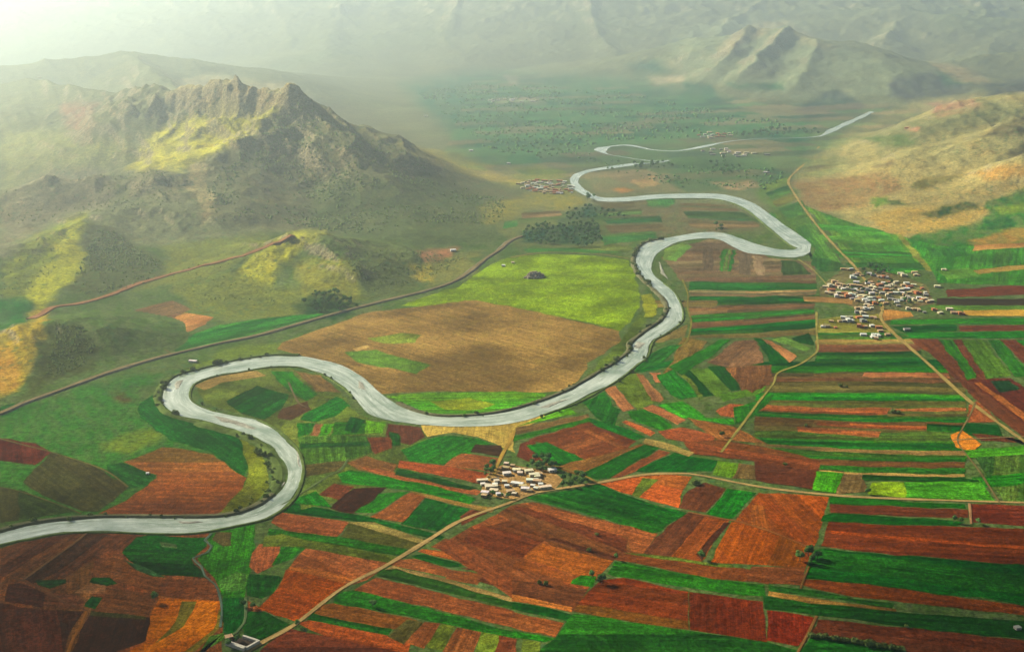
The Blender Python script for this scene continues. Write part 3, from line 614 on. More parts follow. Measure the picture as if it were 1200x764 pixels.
# ---------------------------------------------------------------- fields: one sheet per field, traced on the plain
TONE = {'r1': (144, 84, 46), 'r2': (114, 63, 38), 'r3': (164, 96, 54), 'r4': (78, 46, 28), 'p': (190, 124, 76), 'g1': (45, 118, 32),
        'g2': (26, 84, 26), 'g3': (84, 160, 42), 'g4': (104, 120, 46), 'y': (146, 168, 50), 't': (178, 148, 84), 'b': (124, 98, 56),
        'o': (228, 122, 40), 'n': (70, 64, 34), 's': (212, 172, 92)}
FIELDS = '''
r1 -30,648 0,642 45,628 100,622 180,624 245,624 250,650 258,690 262,764 255,800 -60,800
112,66,40 0,645 50,626 100,624 85,640 28,678 0,674
82,50,34 103,625 128,626 100,655 40,684 30,679
110,66,40 128,626 172,626 150,642 120,648 112,655 100,660 75,678 45,688
g2 160,630 180,627 240,630 243,640 224,655 236,670 240,676 180,672 150,656 142,648
60,104,54 143,655 165,662 195,676 160,672
70,112,58 186,634 206,637 208,642 190,640
r1 132,650 145,656 160,668 190,678 187,695 140,682 105,668
128,72,40 190,678 250,680 258,700 215,702 185,696
24,78,26 110,676 130,676 137,684 120,688 106,682
32,80,32 42,680 80,678 78,684 60,689 45,685
p 105,683 125,686 125,695 88,694
90,52,34 10,684 25,682 55,695 50,712 5,705
120,70,44 55,695 88,695 100,705 95,714 50,711
24,76,26 100,706 108,699 118,700 110,714 98,711
130,76,42 125,688 185,697 180,708 172,724 110,714 120,702
86,48,32 20,712 98,716 80,745 70,800 -60,800 -60,700 0,705
76,46,32 104,722 175,724 172,752 140,762 100,790 75,790 95,740
62,76,36 105,716 170,722 170,726 104,722
o 187,700 258,704 260,730 245,750 225,764 200,800 100,800 150,764 172,750 175,722
140,124,48 215,704 233,705 215,735 190,756 180,756 205,730
236,132,44 237,705 255,706 252,725 235,740 200,757 165,764 215,735
150,130,52 258,712 260,732 245,750 228,764 215,764 250,738
g1 245,626 275,618 300,610 300,640 292,652 292,668 285,705 262,700 250,676 230,655 250,640 242,632
92,82,44 255,623 272,623 270,640 262,640 250,632
88,136,56 255,680 275,670 290,672 287,690 268,694 258,690
24,84,28 262,700 290,700 290,718 285,735 268,743 262,740 258,720
70,120,42 248,745 262,740 265,748 250,757 232,764 215,790
g2 290,715 312,716 340,730 306,750 285,744 286,728
g2 290,672 325,675 330,678 320,695 305,700 288,698
r1 285,702 302,710 315,714 300,716 288,716
r3 305,637 330,637 325,650 318,664 300,672 290,664 294,648
g1 332,638 360,641 345,655 316,664
r3 360,642 400,650 455,660 430,680 395,688 340,664
186,108,54 340,664 375,668 420,678 410,684 335,670
154,76,32 335,668 410,684 390,696 370,712 348,728 310,715 302,712 325,690
g2 330,590 345,590 440,607 520,628 515,632 440,615 330,600
r3 325,600 360,605 410,612 395,630 345,625 318,613
g1 315,620 350,623 400,630 470,640 485,646 470,652 400,640 315,626
g4 312,628 330,626 400,640 465,652 455,660 400,650 350,640 308,640
92,90,40 410,612 440,618 500,636 490,644 400,630
t 405,612 440,612 505,634 498,637 430,618
g1 325,578 338,572 350,585 345,590 330,592
r1 505,640 520,630 600,648 602,664 575,660
184,106,54 495,642 540,648 590,664 602,668 602,676 560,664 490,645
g2 480,650 495,648 540,660 540,664 525,665 485,654
r3 465,656 485,654 530,668 522,676 455,662
r1 530,668 568,674 560,686 520,678
r2 570,665 602,672 602,692 560,682 568,674 540,666
t 460,663 520,678 602,700 602,706 540,688 450,668
38,96,30 445,668 465,667 520,682 602,706 602,713 550,700 440,675
r1 425,685 440,677 540,700 602,715 602,735 500,710 415,692
50,114,34 400,694 415,691 500,712 560,728 602,740 602,748 540,735 480,722 390,706 392,700
138,84,40 378,708 390,706 480,724 495,728 460,738 380,722 365,720
30,88,28 365,718 375,720 460,737 455,744 420,740 360,725
168,84,44 350,730 362,725 460,745 480,752 475,790 420,790 380,745
120,60,38 340,735 380,745 470,764 450,800 250,800 300,768 315,752
98,88,42 478,726 497,728 472,756 455,745
r1 498,728 517,730 497,760 474,754
g4 518,730 535,735 518,764 498,758
r1 537,736 565,740 545,790 515,790 518,764
g4 565,740 585,744 570,790 548,790
r2 585,744 604,748 604,790 570,790
r1 600,592 625,588 700,608 770,625 755,648 720,655 690,690 670,715 600,700 510,640
112,60,34 605,593 640,600 720,625 735,632 734,650 720,642 640,610 600,598
r3 615,590 660,600 768,626 757,648 740,645 735,630 680,615 620,596
134,72,38 600,610 645,628 610,655 540,635 560,618
94,54,32 640,632 650,630 725,652 718,656
176,98,46 635,637 718,657 705,672 680,675 612,655
152,86,42 610,655 675,677 670,684 600,664
g1 672,680 682,674 700,676 695,688 670,684
r2 600,680 640,685 690,690 680,705 672,716 600,700
182,112,56 600,696 672,712 670,717 600,704
g2 600,705 640,712 672,720 665,728 600,712
r1 600,716 660,730 650,745 600,735
g1 600,738 650,747 640,752 600,745
40,104,34 672,718 700,722 800,738 900,752 945,764 960,800 600,800 630,764 650,746
g4 612,748 635,752 625,790 606,790
34,106,32 615,583 670,574 700,567 760,590 805,600 775,622 765,625 700,606
178,94,48 700,567 750,558 790,556 810,558 800,575 795,595 740,580
g4 752,560 772,562 748,583 740,580
r2 825,565 850,572 828,600 795,595 805,575
34,112,32 852,572 887,577 860,605 855,608 828,602
158,82,38 890,577 972,582 965,610 955,640 945,664 900,655 860,610
164,90,44 880,590 895,592 905,640 880,625
112,64,38 805,600 828,603 785,655 755,648 768,630
154,82,40 828,603 855,608 848,620 820,660 785,655
r4 848,612 855,612 822,655 815,650
168,90,38 857,610 900,622 945,640 940,664 880,662 832,658 850,625
134,76,38 730,648 760,650 820,660 900,670 900,683 820,675 720,655
g4 730,647 760,649 860,662 858,665 760,653
g1 720,657 735,660 800,672 895,685 898,698 850,695 720,675 712,672
132,62,32 705,680 730,677 806,693 806,738 690,720 672,716 690,692
130,56,30 807,693 895,704 900,752 807,738
g1 973,582 1132,591 1132,596 972,590
r2 972,590 1135,597 1135,607 975,601
g2 965,603 978,601 1100,608 1130,612 1120,616 962,611
118,54,34 1136,590 1210,592 1210,616 1140,612
126,60,32 972,611 1210,620 1210,662 1050,650 962,640
180,88,44 975,622 1100,632 1210,640 1210,644 1100,636 975,626
28,86,28 955,645 968,643 1080,653 1210,662 1210,712 1150,700 1080,695 942,677
138,70,34 942,678 1000,683 1080,693 1210,712 1210,722 1100,710 1000,700 940,686
r1 880,664 945,664 940,686 870,680
36,96,32 900,683 905,686 960,692 1000,702 1050,708 1045,716 1000,705 900,692
160,120,60 900,692 960,702 1050,714 1050,717 950,706 900,697
28,82,28 895,697 950,706 1050,717 1210,728 1210,750 1100,740 1000,725 898,712
136,52,30 900,713 955,722 945,745 935,756 900,750
r2 958,724 1060,735 1210,752 1230,800 1080,800 1060,757 950,742
30,86,28 950,745 1020,750 1060,764 1070,800 940,800 938,764
30,98,32 165,472 180,462 192,470 205,483 250,498 280,515 292,545 285,560 250,530 200,515 165,490 160,480
142,84,44 145,542 190,524 210,525 235,530 250,532 270,548 290,560 285,572 258,600 250,604 115,602 150,585 185,560
36,90,34 125,545 145,543 185,557 172,570 150,572 125,560
96,42,28 -30,508 0,513 40,520 60,530 40,545 0,540 -30,536
78,72,38 60,530 110,545 150,572 115,600 95,600 50,580 25,565 45,545
66,70,36 -40,566 0,572 30,575 85,600 0,612 -40,620
118,128,46 280,515 300,525 312,545 315,570 300,590 262,604 258,600 290,565 292,550
98,112,48 228,452 260,438 320,430 370,438 400,460 420,485 440,494 480,499 500,502 500,560 352,598 352,560 345,520 300,490 240,472
g2 265,470 300,452 338,462 330,478 310,492 280,484
g1 315,435 340,436 372,462 358,470 340,458
b 340,434 375,440 400,460 370,458 352,440
t 228,452 262,438 300,434 312,440 262,448 240,458
92,66,40 330,478 360,470 365,480 340,492 325,490
38,110,34 355,485 395,465 412,475 400,485 370,495 350,492
g4 392,490 408,475 418,483 410,495
g1 348,495 368,496 362,510 350,512
p 368,497 378,497 372,511 364,511
g3 378,497 392,497 384,511 374,511
g1 392,495 440,495 430,508 388,511
g2 410,488 428,492 415,508 402,505
g3 428,492 453,494 448,508 428,508
96,60,40 455,496 492,500 500,512 480,522 460,516 452,510
g2 456,506 466,508 470,522 458,522
r2 430,512 455,512 460,525 440,532 432,525
60,114,40 350,512 430,510 436,530 405,540 352,545
36,92,32 352,520 432,518 434,522 352,526
74,84,42 352,545 405,540 395,552 352,560
100,118,54 352,560 390,553 366,572 348,585
s 492,498 540,500 600,495 640,486 640,490 604,506 602,530 590,524 560,512 530,507 502,512
36,108,34 470,528 500,515 530,510 560,514 575,520 525,545 480,540
74,52,32 555,520 590,522 588,535 550,530
r3 540,532 585,536 575,553 520,545 525,540
168,88,48 468,540 520,545 575,555 565,568 520,558 465,548
134,88,48 405,542 430,535 465,545 460,555 420,550
r3 420,545 470,555 510,562 565,575 560,580 500,570 430,552
g2 465,550 480,552 560,572 550,575 463,556
g1 395,555 410,550 500,568 540,578 560,585 550,590 480,575 400,565
164,124,64 480,575 550,590 580,595 575,600 485,580
r2 372,580 390,566 415,570 400,587
70,40,26 390,590 415,572 455,570 425,600 412,602 385,596
g1 340,585 370,575 388,595 345,590
g1 445,578 480,576 440,600 415,600 440,585
r1 480,577 500,582 472,612 435,605
28,94,30 500,584 550,596 535,612 515,623 470,614
r2 552,596 572,600 540,616 540,605
r2 610,520 625,514 650,548 640,545 618,540 604,534
g3 605,500 665,478 675,485 640,492
b 602,502 690,485 692,490 605,510
g1 602,512 690,490 700,495 650,505 602,518
38,112,34 682,472 710,459 718,475 728,480 720,500 700,490 690,480
p 708,455 722,452 742,478 730,482
g4 720,447 745,437 775,470 745,480
172,116,70 745,437 755,440 780,468 775,472 765,470
p 762,437 775,437 780,448 770,448
38,108,36 742,435 760,425 800,420 785,430 752,437
36,112,34 770,440 790,433 820,465 800,468 785,462
g4 790,430 800,432 828,462 820,466
g2 798,432 808,430 835,463 825,465
96,130,48 808,432 835,432 855,460 838,465
g2 830,430 850,428 868,456 855,458
128,90,54 855,430 905,427 903,450 868,457
96,144,46 840,462 900,452 890,462 845,470
g1 735,482 760,478 790,500 775,505 745,495
176,112,68 752,478 765,475 805,492 795,497
66,138,40 770,475 800,470 830,490 860,490 862,497 800,490
r3 838,482 855,473 875,475 870,489 845,487
198,112,62 728,495 735,493 768,507 760,511
38,110,34 690,490 728,500 755,512 730,520 700,505
158,84,48 770,505 800,500 840,510 830,525 780,515
152,94,50 805,490 860,500 900,520 840,515
136,80,44 620,515 690,495 700,500 745,517 735,525 690,545 640,520
156,94,52 684,505 690,503 732,524 726,527
r2 690,498 700,500 742,516 735,520
36,112,34 617,522 640,518 690,540 675,552 650,550
142,94,50 650,548 735,525 750,520 770,520 690,560 670,555
30,96,30 680,557 755,520 772,525 715,560 700,562
r1 715,560 772,527 785,530 745,553 725,560
32,100,32 745,553 790,530 840,540 835,552 800,553
84,148,44 840,540 865,543 860,560 835,556
b 865,543 885,545 885,562 858,560
r2 885,540 960,550 955,575 885,563
r1 800,520 840,515 900,524 962,540 958,552 880,540 810,532
t 755,514 790,522 812,531 806,535 780,527 752,519
g1 860,478 880,472 908,462 900,474 880,490 862,497
136,112,54 785,428 800,395 830,400 800,427 775,440
g1 785,430 845,398 857,398 830,420 800,440
134,98,64 830,425 860,400 885,398 895,425 870,430 850,430
g2 883,395 895,398 923,425 905,428
p 893,397 905,400 935,418 925,425
102,136,58 905,398 918,395 950,408 945,412
g2 925,397 948,390 955,405 935,402
128,86,52 850,431 905,429 903,450 880,460 865,450
40,112,36 745,420 785,405 800,404 775,425 745,436
138,118,66 765,400 805,380 803,394 770,402
128,108,74 788,292 830,280 868,282 900,302 955,307 955,326 800,330 776,302
104,130,58 778,292 800,284 812,290 790,306 778,304
52,124,42 845,292 852,291 847,318 843,318
84,140,58 853,292 856,292 852,318 848,318
44,116,40 857,293 862,293 857,318 853,318
106,90,64 826,290 838,288 834,318 822,318
112,96,70 866,296 880,298 880,322 866,322
150,124,88 882,299 892,301 898,323 886,323
58,92,42 915,305 935,306 950,322 917,323
84,148,50 935,240 1000,248 1040,262 1062,278 1090,312 1060,322 1012,322 980,284 955,252
66,136,44 952,262 1040,268 1046,272 960,270
104,160,56 958,275 1056,282 1062,288 968,284
60,128,42 974,292 1070,296 1076,302 986,302
46,110,38 990,308 1080,308 1088,316 1012,320
80,134,52 895,252 935,240 960,275 985,308 950,312 955,292 930,275
52,116,44 952,300 985,308 1000,318 962,318 950,310
148,156,66 1040,265 1050,268 1094,318 1086,318
60,134,42 1062,279 1100,288 1240,290 1240,336 1100,332 1090,312
170,126,66 1140,286 1200,279 1240,276 1240,288 1140,294
196,158,80 1128,318 1240,306 1240,311 1138,322
44,112,38 1085,290 1130,292 1135,300 1092,302
104,160,58 1100,318 1135,314 1150,324 1110,328
128,66,40 1110,340 1180,335 1240,336 1240,345 1110,348
66,54,34 1100,350 1240,350 1240,358 1095,358
74,124,46 1085,358 1240,358 1240,364 1130,365 1090,361
198,156,70 1128,364 1240,362 1240,371 1130,370
g1 1045,375 1240,372 1240,380 1045,380
g2 1045,382 1122,380 1122,388 1060,390
r2 1125,382 1240,380 1240,388 1125,388
g1 1060,390 1240,388 1240,396 1068,396
132,118,72 958,338 985,318 1015,313 1060,324 1086,334 1094,356 1040,366 1032,376 1020,372 1000,360 962,347
188,142,84 940,347 1000,350 1000,357 943,353
222,158,80 1032,362 1066,365 1070,371 1035,376
152,144,66 958,374 1030,368 1050,390 958,390
112,66,38 1065,397 1097,397 1210,492 1210,520 1150,475 1090,415
g1 1100,398 1115,398 1148,442 1136,446
r2 1115,398 1125,398 1157,445 1146,444
84,140,46 1125,399 1155,398 1185,440 1157,445
44,112,34 1157,398 1172,398 1210,440 1190,442
r2 1172,398 1190,398 1215,418 1215,440
g1 1190,398 1240,397 1240,420 1215,416
100,50,32 1135,446 1185,443 1240,480 1240,520 1210,505
178,104,54 1143,449 1150,448 1222,500 1215,506
30,74,34 1162,447 1184,446 1196,456 1172,460
r3 1135,475 1145,470 1172,495 1133,495
g2 1130,496 1170,498 1175,512 1128,509
r2 1140,508 1185,512 1222,530 1222,520 1150,516
220,138,58 1115,510 1128,505 1150,520 1140,530 1120,525
64,96,40 1135,528 1240,522 1240,592 1178,588
72,148,42 1130,528 1240,518 1240,530 1130,537
g1 1140,560 1240,552 1240,564 1152,572
g3 958,553 988,555 980,577 952,575
b 988,556 1010,557 1018,577 980,578
150,176,54 1020,565 1060,566 1062,583 1018,580
66,142,42 1060,566 1150,562 1166,588 1062,584
g2 1010,556 1150,563 1150,566 1010,561
110,104,62 704,240 742,237 746,243 706,246
64,112,52 757,234 792,233 788,240 760,242
124,108,70 796,238 850,240 868,248 800,246
58,104,50 800,248 870,249 882,257 806,256
130,112,72 806,258 884,259 890,266 840,270 812,268
96,112,58 700,248 750,245 752,251 702,254
56,104,50 706,256 772,253 776,260 712,263
120,110,66 710,265 778,262 780,270 716,274
62,116,50 704,276 768,272 772,279 736,284 708,287
138,120,76 610,250 655,247 658,253 612,256
74,118,54 560,262 606,258 606,266 566,270
62,120,48 612,292 690,290 738,296 700,297 620,296
110,122,58 668,290 720,286 742,290 738,296 690,293
82,128,52 892,218 922,208 926,214 898,225
60,116,46 898,226 928,216 932,224 904,234
126,132,60 905,236 934,226 938,233 910,243
58,118,44 912,245 940,235 946,246 920,255
88,134,50 921,257 948,248 954,258 930,268
134,161,46 470,358 500,347 540,334 575,309 602,300 640,298 700,300 735,305 744,320 750,345 750,360 740,375 725,388 690,378 640,368 560,352 530,362
162,124,68 330,402 380,384 430,366 500,358 545,352 560,352 640,368 725,388 728,400 690,425 680,445 660,458 620,460 520,458 470,460 445,462 430,450 410,435 350,415 325,410
104,138,54 402,413 440,410 505,428 488,438 420,425
128,146,58 430,396 470,390 492,392 486,402 450,403
206,172,104 413,409 430,404 432,407 418,412
78,150,42 452,464 500,460 600,459 640,461 630,472 600,481 560,486 520,488 495,483 470,472
152,166,54 505,470 550,466 580,474 560,480 520,480
96,116,46 680,448 725,402 748,370 764,344 770,362 740,400 720,422 700,437
158,168,56 752,346 764,344 772,358 766,372 756,372
50,120,42 200,404 250,382 310,373 380,367 350,380 300,394 205,416
168,132,84 566,562 578,550 592,543 610,546 648,552 660,562 650,572 628,578 600,586 578,582 564,574
36,104,38 100,442 118,394 140,388 195,413 170,424 120,438
86,122,50 140,402 155,397 165,404 158,412 142,412
188,134,76 130,382 190,362 250,372 240,380 190,402 160,392
120,92,60 140,368 200,352 225,362 200,375 160,380
40,98,38 0,478 15,468 22,480 0,490
'''
# long narrow strip fields on both sides of the village by the crossroads: left x, middle x, right x, then edge heights and tones
BANDS = [
    ((884, 1000, 1132), [(424, 423, 421), 'g2', (428, 428, 429), 'g1', (437, 436, 437), '98,88,48', (441, 441, 442), '112,80,46', (447, 447, 449), '104,96,48',
                         (460, 460, 463), '48,134,38', (469, 470, 470), '102,104,46', (474, 478, 478), 'r3', (482, 486, 486), '44,112,36', (488, 494, 495), '106,84,44',
                         (504, 507, 506), '86,110,44', (512, 517, 517), '42,108,34', (519, 527, 529), '152,130,72', (523, 531, 534), '48,110,36', (532, 540, 542), '120,84,46',
                         (540, 547, 549), '52,112,36', (546, 554, 557), '150,124,70', (549, 557, 560), '42,96,34', (552, 562, 566)]),
    ((808, 880, 956), [(318, 321, 322), '126,100,66', (330, 331, 332), '46,108,38', (340, 341, 339), '152,128,82', (347, 348, 346), '34,96,32', (359, 357, 355), '122,98,60',
                       (370, 366, 362), '50,122,40', (378, 374, 368), '128,96,60', (386, 381, 374), '30,96,30', (393, 391, 384), '134,116,64', (397, 396, 392)]),
    ((956, 1010, 1080), [(390, 390, 391), '60,122,44', (398, 398, 397), '132,116,62', (404, 404, 403), '120,82,52', (413, 413, 411), '28,86,28', (419, 419, 418), '50,116,38', (426, 426, 424)]),
    ((1012, 1080, 1112), [(437, 437, 438), 'p', (442, 442, 443)]),
    ((936, 990, 1032), [(500, 503, 506), 'r3', (506, 510, 514)]),
    ((958, 1020, 1086), [(494, 497, 500), 'r1', (499, 502, 505)]),
    ((1086, 1108, 1128), [(497, 498, 499), 'g2', (506, 507, 508)]),
    ((1040, 1060, 1136), [(481, 482, 482), '106,104,50', (488, 488, 488)]),
    ((760, 800, 840), [(352, 352, 352), '120,110,60', (360, 360, 360)]),
]
LAID = []
def layer_z(arr):
    """fields that overlap lie one above the other, 6 mm apart"""
    lo = arr.min(0); hi = arr.max(0); k = 0
    for (l2, h2, a2, k2) in LAID:
        if k2 < k or lo[0] > h2[0] or hi[0] < l2[0] or lo[1] > h2[1] or hi[1] < l2[1]: continue
        if inside(a2, arr[:, 0], arr[:, 1]).any() or inside(arr, a2[:, 0], a2[:, 1]).any(): k = k2 + 1
    LAID.append((lo, hi, arr, k))
    return .06 + .006 * k
def field(tone, pts_px):
    return field_w(TONE.get(tone) or rgb(tone), [G(*p)[:2] for p in pts_px])

def field_w(c, w, jitter=1.0):
    n = len(w)
    cx = sum(p[0] for p in w) / n; cy = sum(p[1] for p in w) / n
    # wander along the boundary so that no edge is ruled
    out = []
    n = len(w)
    for i in range(n):
        a, b = w[i], w[(i + 1) % n]
        L = math.dist(a, b); k = max(1, int(L / 14))
        for j in range(k):
            t = j / k
            out.append((a[0] + (b[0] - a[0]) * t, a[1] + (b[1] - a[1]) * t))
    arr = np.array(out)
    sc = jitter * np.clip(arr[:, 1] / 1500, .6, 2)
    arr[:, 0] += sc * (2.2 * fbm(arr[:, 0], arr[:, 1], 45, 2, 3) + 1.8 * fbm(arr[:, 0], arr[:, 1], 11, 1, 5))
    arr[:, 1] += sc * (3.0 * fbm(arr[:, 0] + 99, arr[:, 1], 45, 2, 7) + 2.4 * fbm(arr[:, 0], arr[:, 1] + 99, 11, 1, 9))
    z = layer_z(arr)
    # direction of work: the longest side
    e = max(((math.dist(w[i], w[(i + 1) % n]), i) for i in range(n)))[1]
    a, b = w[e], w[(e + 1) % n]
    L = math.dist(a, b); ux, uy = (b[0] - a[0]) / L, (b[1] - a[1]) / L
    off = random.uniform(0, 9000)
    uvs = [(x * ux + y * uy + off, -x * uy + y * ux + off) for x, y in arr]
    g = c[1] - max(c[0], c[2])
    green = c[1] > c[0] * 1.05
    kind = ('meadow' if c[0] > 90 else 'crop') if green else 'soil'
    if kind == 'soil' and c[1] > 115: kind = 'fallow'
    nm = {'fallow': 'fallow_field', 'soil': 'ploughed_field', 'crop': 'crop_field', 'meadow': 'grass_field'}[kind]
    o = mesh_obj(nm, [(x, y, z) for x, y in arr], [list(range(len(arr)))], M[kind], uvs=uvs)
    if o.data.polygons[0].normal.z < 0: o.data.flip_normals()
    al = [v * random.uniform(.93, 1.07) for v in alb(c)]
    if kind == 'crop': al[0] *= random.uniform(.8, 1.9); al[1] *= random.uniform(.88, 1.12)
    o.color = (*al, 1)
    structure(o)
    return o

def clip(poly, nx, ny, c, keep_less):
    out = []
    n = len(poly)
    for i in range(n):
        a, b = poly[i], poly[(i + 1) % n]
        da = a[0] * nx + a[1] * ny - c; db = b[0] * nx + b[1] * ny - c
        if not keep_less: da, db = -da, -db
        if da <= 0: out.append(a)
        if (da < 0 < db) or (db < 0 < da):
            t = da / (da - db); out.append((a[0] + (b[0] - a[0]) * t, a[1] + (b[1] - a[1]) * t))
    return out

def area(p): return abs(sum(p[i][0] * p[(i + 1) % len(p)][1] - p[(i + 1) % len(p)][0] * p[i][1] for i in range(len(p)))) / 2

def split_field(tone, pts_px):
    """a traced block of land is worked as several parallel strips"""
    c = TONE.get(tone) or rgb(tone)
    w = [G(*p)[:2] for p in pts_px]
    A = area(w)
    n = len(w)
    e = max(((math.dist(w[i], w[(i + 1) % n]), i) for i in range(n)))[1]
    a, b = w[e], w[(e + 1) % n]; L = math.dist(a, b)
    nx, ny = -(b[1] - a[1]) / L, (b[0] - a[0]) / L
    d = [p[0] * nx + p[1] * ny for p in w]
    lo, hi = min(d), max(d)
    wish = random.uniform(20, 42)
    k = int((hi - lo) / wish)
    if tone in ('162,124,68', '134,161,46', '168,132,84') or A < 5000 or k < 2 or c[1] > 150 and c[0] > 150: return field_w(c, w)
    cuts = [lo - 1] + sorted(lo + (hi - lo) * (i + random.uniform(-.3, .3)) / k for i in range(1, k)) + [hi + 1]
    dev = .16 if A < 60000 else .11
    for c0, c1 in zip(cuts[:-1], cuts[1:]):
        q = clip(clip(w, nx, ny, c0, False), nx, ny, c1, True)
        if len(q) < 3 or area(q) < 60: continue
        m = random.uniform(1 - dev, 1 + dev); h = random.uniform(-.05, .05)
        cc = (c[0] * m * (1 + h), c[1] * m, c[2] * m)
        if random.random() < .06: cc = (c[0] * .8 + 12, c[1] * .85 + 22, c[2] * .9 + 4)
        field_w(cc, q)

def parse(s):
    for line in s.strip().splitlines():
        p = line.split()
        yield p[0], [tuple(float(v) for v in q.split(',')) for q in p[1:]]

def build_fields():
    data = list(parse(FIELDS))
    # strips first, so that the traced fields lie over them
    for (xa, xm, xb), seq in BANDS:
        edges = seq[0::2]; cols = seq[1::2]
        for (e0, e1, c) in zip(edges[:-1], edges[1:], cols):
            hgt = e1[1] - e0[1]
            base = TONE.get(c) or rgb(c)
            cuts = 1 if hgt < 3.2 else (2 if hgt < 7 else 3)
            fr = sorted([0, 1] + [(i + random.uniform(-.25, .25)) / cuts for i in range(1, cuts)])
            for f0, f1 in zip(fr[:-1], fr[1:]):
                a = [p + (q - p) * f0 for p, q in zip(e0, e1)]; b = [p + (q - p) * f1 for p, q in zip(e0, e1)]
                # some strips change hands on the way
                cutx = random.choice([None, None, .3, .45, .6, .72])
                segs = [(0, 1)] if cutx is None else [(0, cutx), (cutx, 1)]
                for s0, s1 in segs:
                    def at(v, s):
                        return (xa + (xm - xa) * s * 2, v[0] + (v[1] - v[0]) * s * 2) if s <= .5 else (xm + (xb - xm) * (s - .5) * 2, v[1] + (v[2] - v[1]) * (s - .5) * 2)
                    ss = [s0] + [s for s in (.25, .5, .75) if s0 < s < s1] + [s1]
                    pts = [at(a, s) for s in ss] + [at(b, s) for s in reversed(ss)]
                    k = random.uniform(.8, 1.2); h = random.uniform(-12, 12)
                    tone = tuple(max(4, v * k) for v in (base[0] + h, base[1], base[2]))
                    field(','.join('%.0f' % v for v in tone), pts)
    for tone, pts in data:
        split_field(tone, pts)
build_fields()
ZTOP = .06 + .006 * max(l[3] for l in LAID) + .06
print('LAYERS', max(l[3] for l in LAID), len(LAID))

# ---------------------------------------------------------------- roads, tracks, embankments
def ribbon_world(name, pts, width, mat, z=0.0, profile=None, drape=False, color=None, step=10, wob=.6):
    """a strip along pts ((x, y) on the ground or (x, y, width)); profile lists (across -1..1, height)"""
    p3 = [(p[0], p[1], p[2] if len(p) > 2 else width) for p in pts]
    c = catmull(p3, step)
    prof = profile or [(-1, 0), (1, 0)]
    V, F, U = [], [], []
    s = 0
    for i, (x, y, w) in enumerate(c):
        a = c[max(i - 1, 0)]; b = c[min(i + 1, len(c) - 1)]
        tx, ty = b[0] - a[0], b[1] - a[1]; L = math.hypot(tx, ty) or 1
        nx, ny = -ty / L, tx / L
        if i: s += math.dist(c[i][:2], c[i - 1][:2])
        ww = w * (1 + .14 * math.sin(s * .021 + 1) + .1 * math.sin(s * .083) + random.uniform(-.16, .16) * wob)
        for q, h in prof:
            xx, yy = x + nx * q * ww / 2, y + ny * q * ww / 2
            V.append([xx, yy, z + h]); U.append((s, q * w / 2))
    m = len(prof)
    for i in range(len(c) - 1):
        for j in range(m - 1):
            F.append((i * m + j, i * m + j + 1, (i + 1) * m + j + 1, (i + 1) * m + j))
    if drape:
        A = np.array(V); hh = height(A[:, 0], A[:, 1])
        # the highest ground under each cross section carries the whole of it
        H = hh.reshape(-1, m); H = np.repeat(H.max(1, keepdims=True) * .6 + H.mean(1, keepdims=True) * .4, m, 1).ravel()
        for v, h in zip(V, H): v[2] += float(h)
    o = mesh_obj(name, V, F, mat, uvs=U)
    if sum(p.normal.z for p in o.data.polygons) < 0: o.data.flip_normals()
    if color: o.color = (*alb(color), 1)
    return structure(o)

def road(name, px, width, color, z):
    return ribbon_world(name, [G(*p)[:2] for p in px], width * .62, M['track'], z=ZTOP + z * .35, color=tuple(v * .92 for v in color))

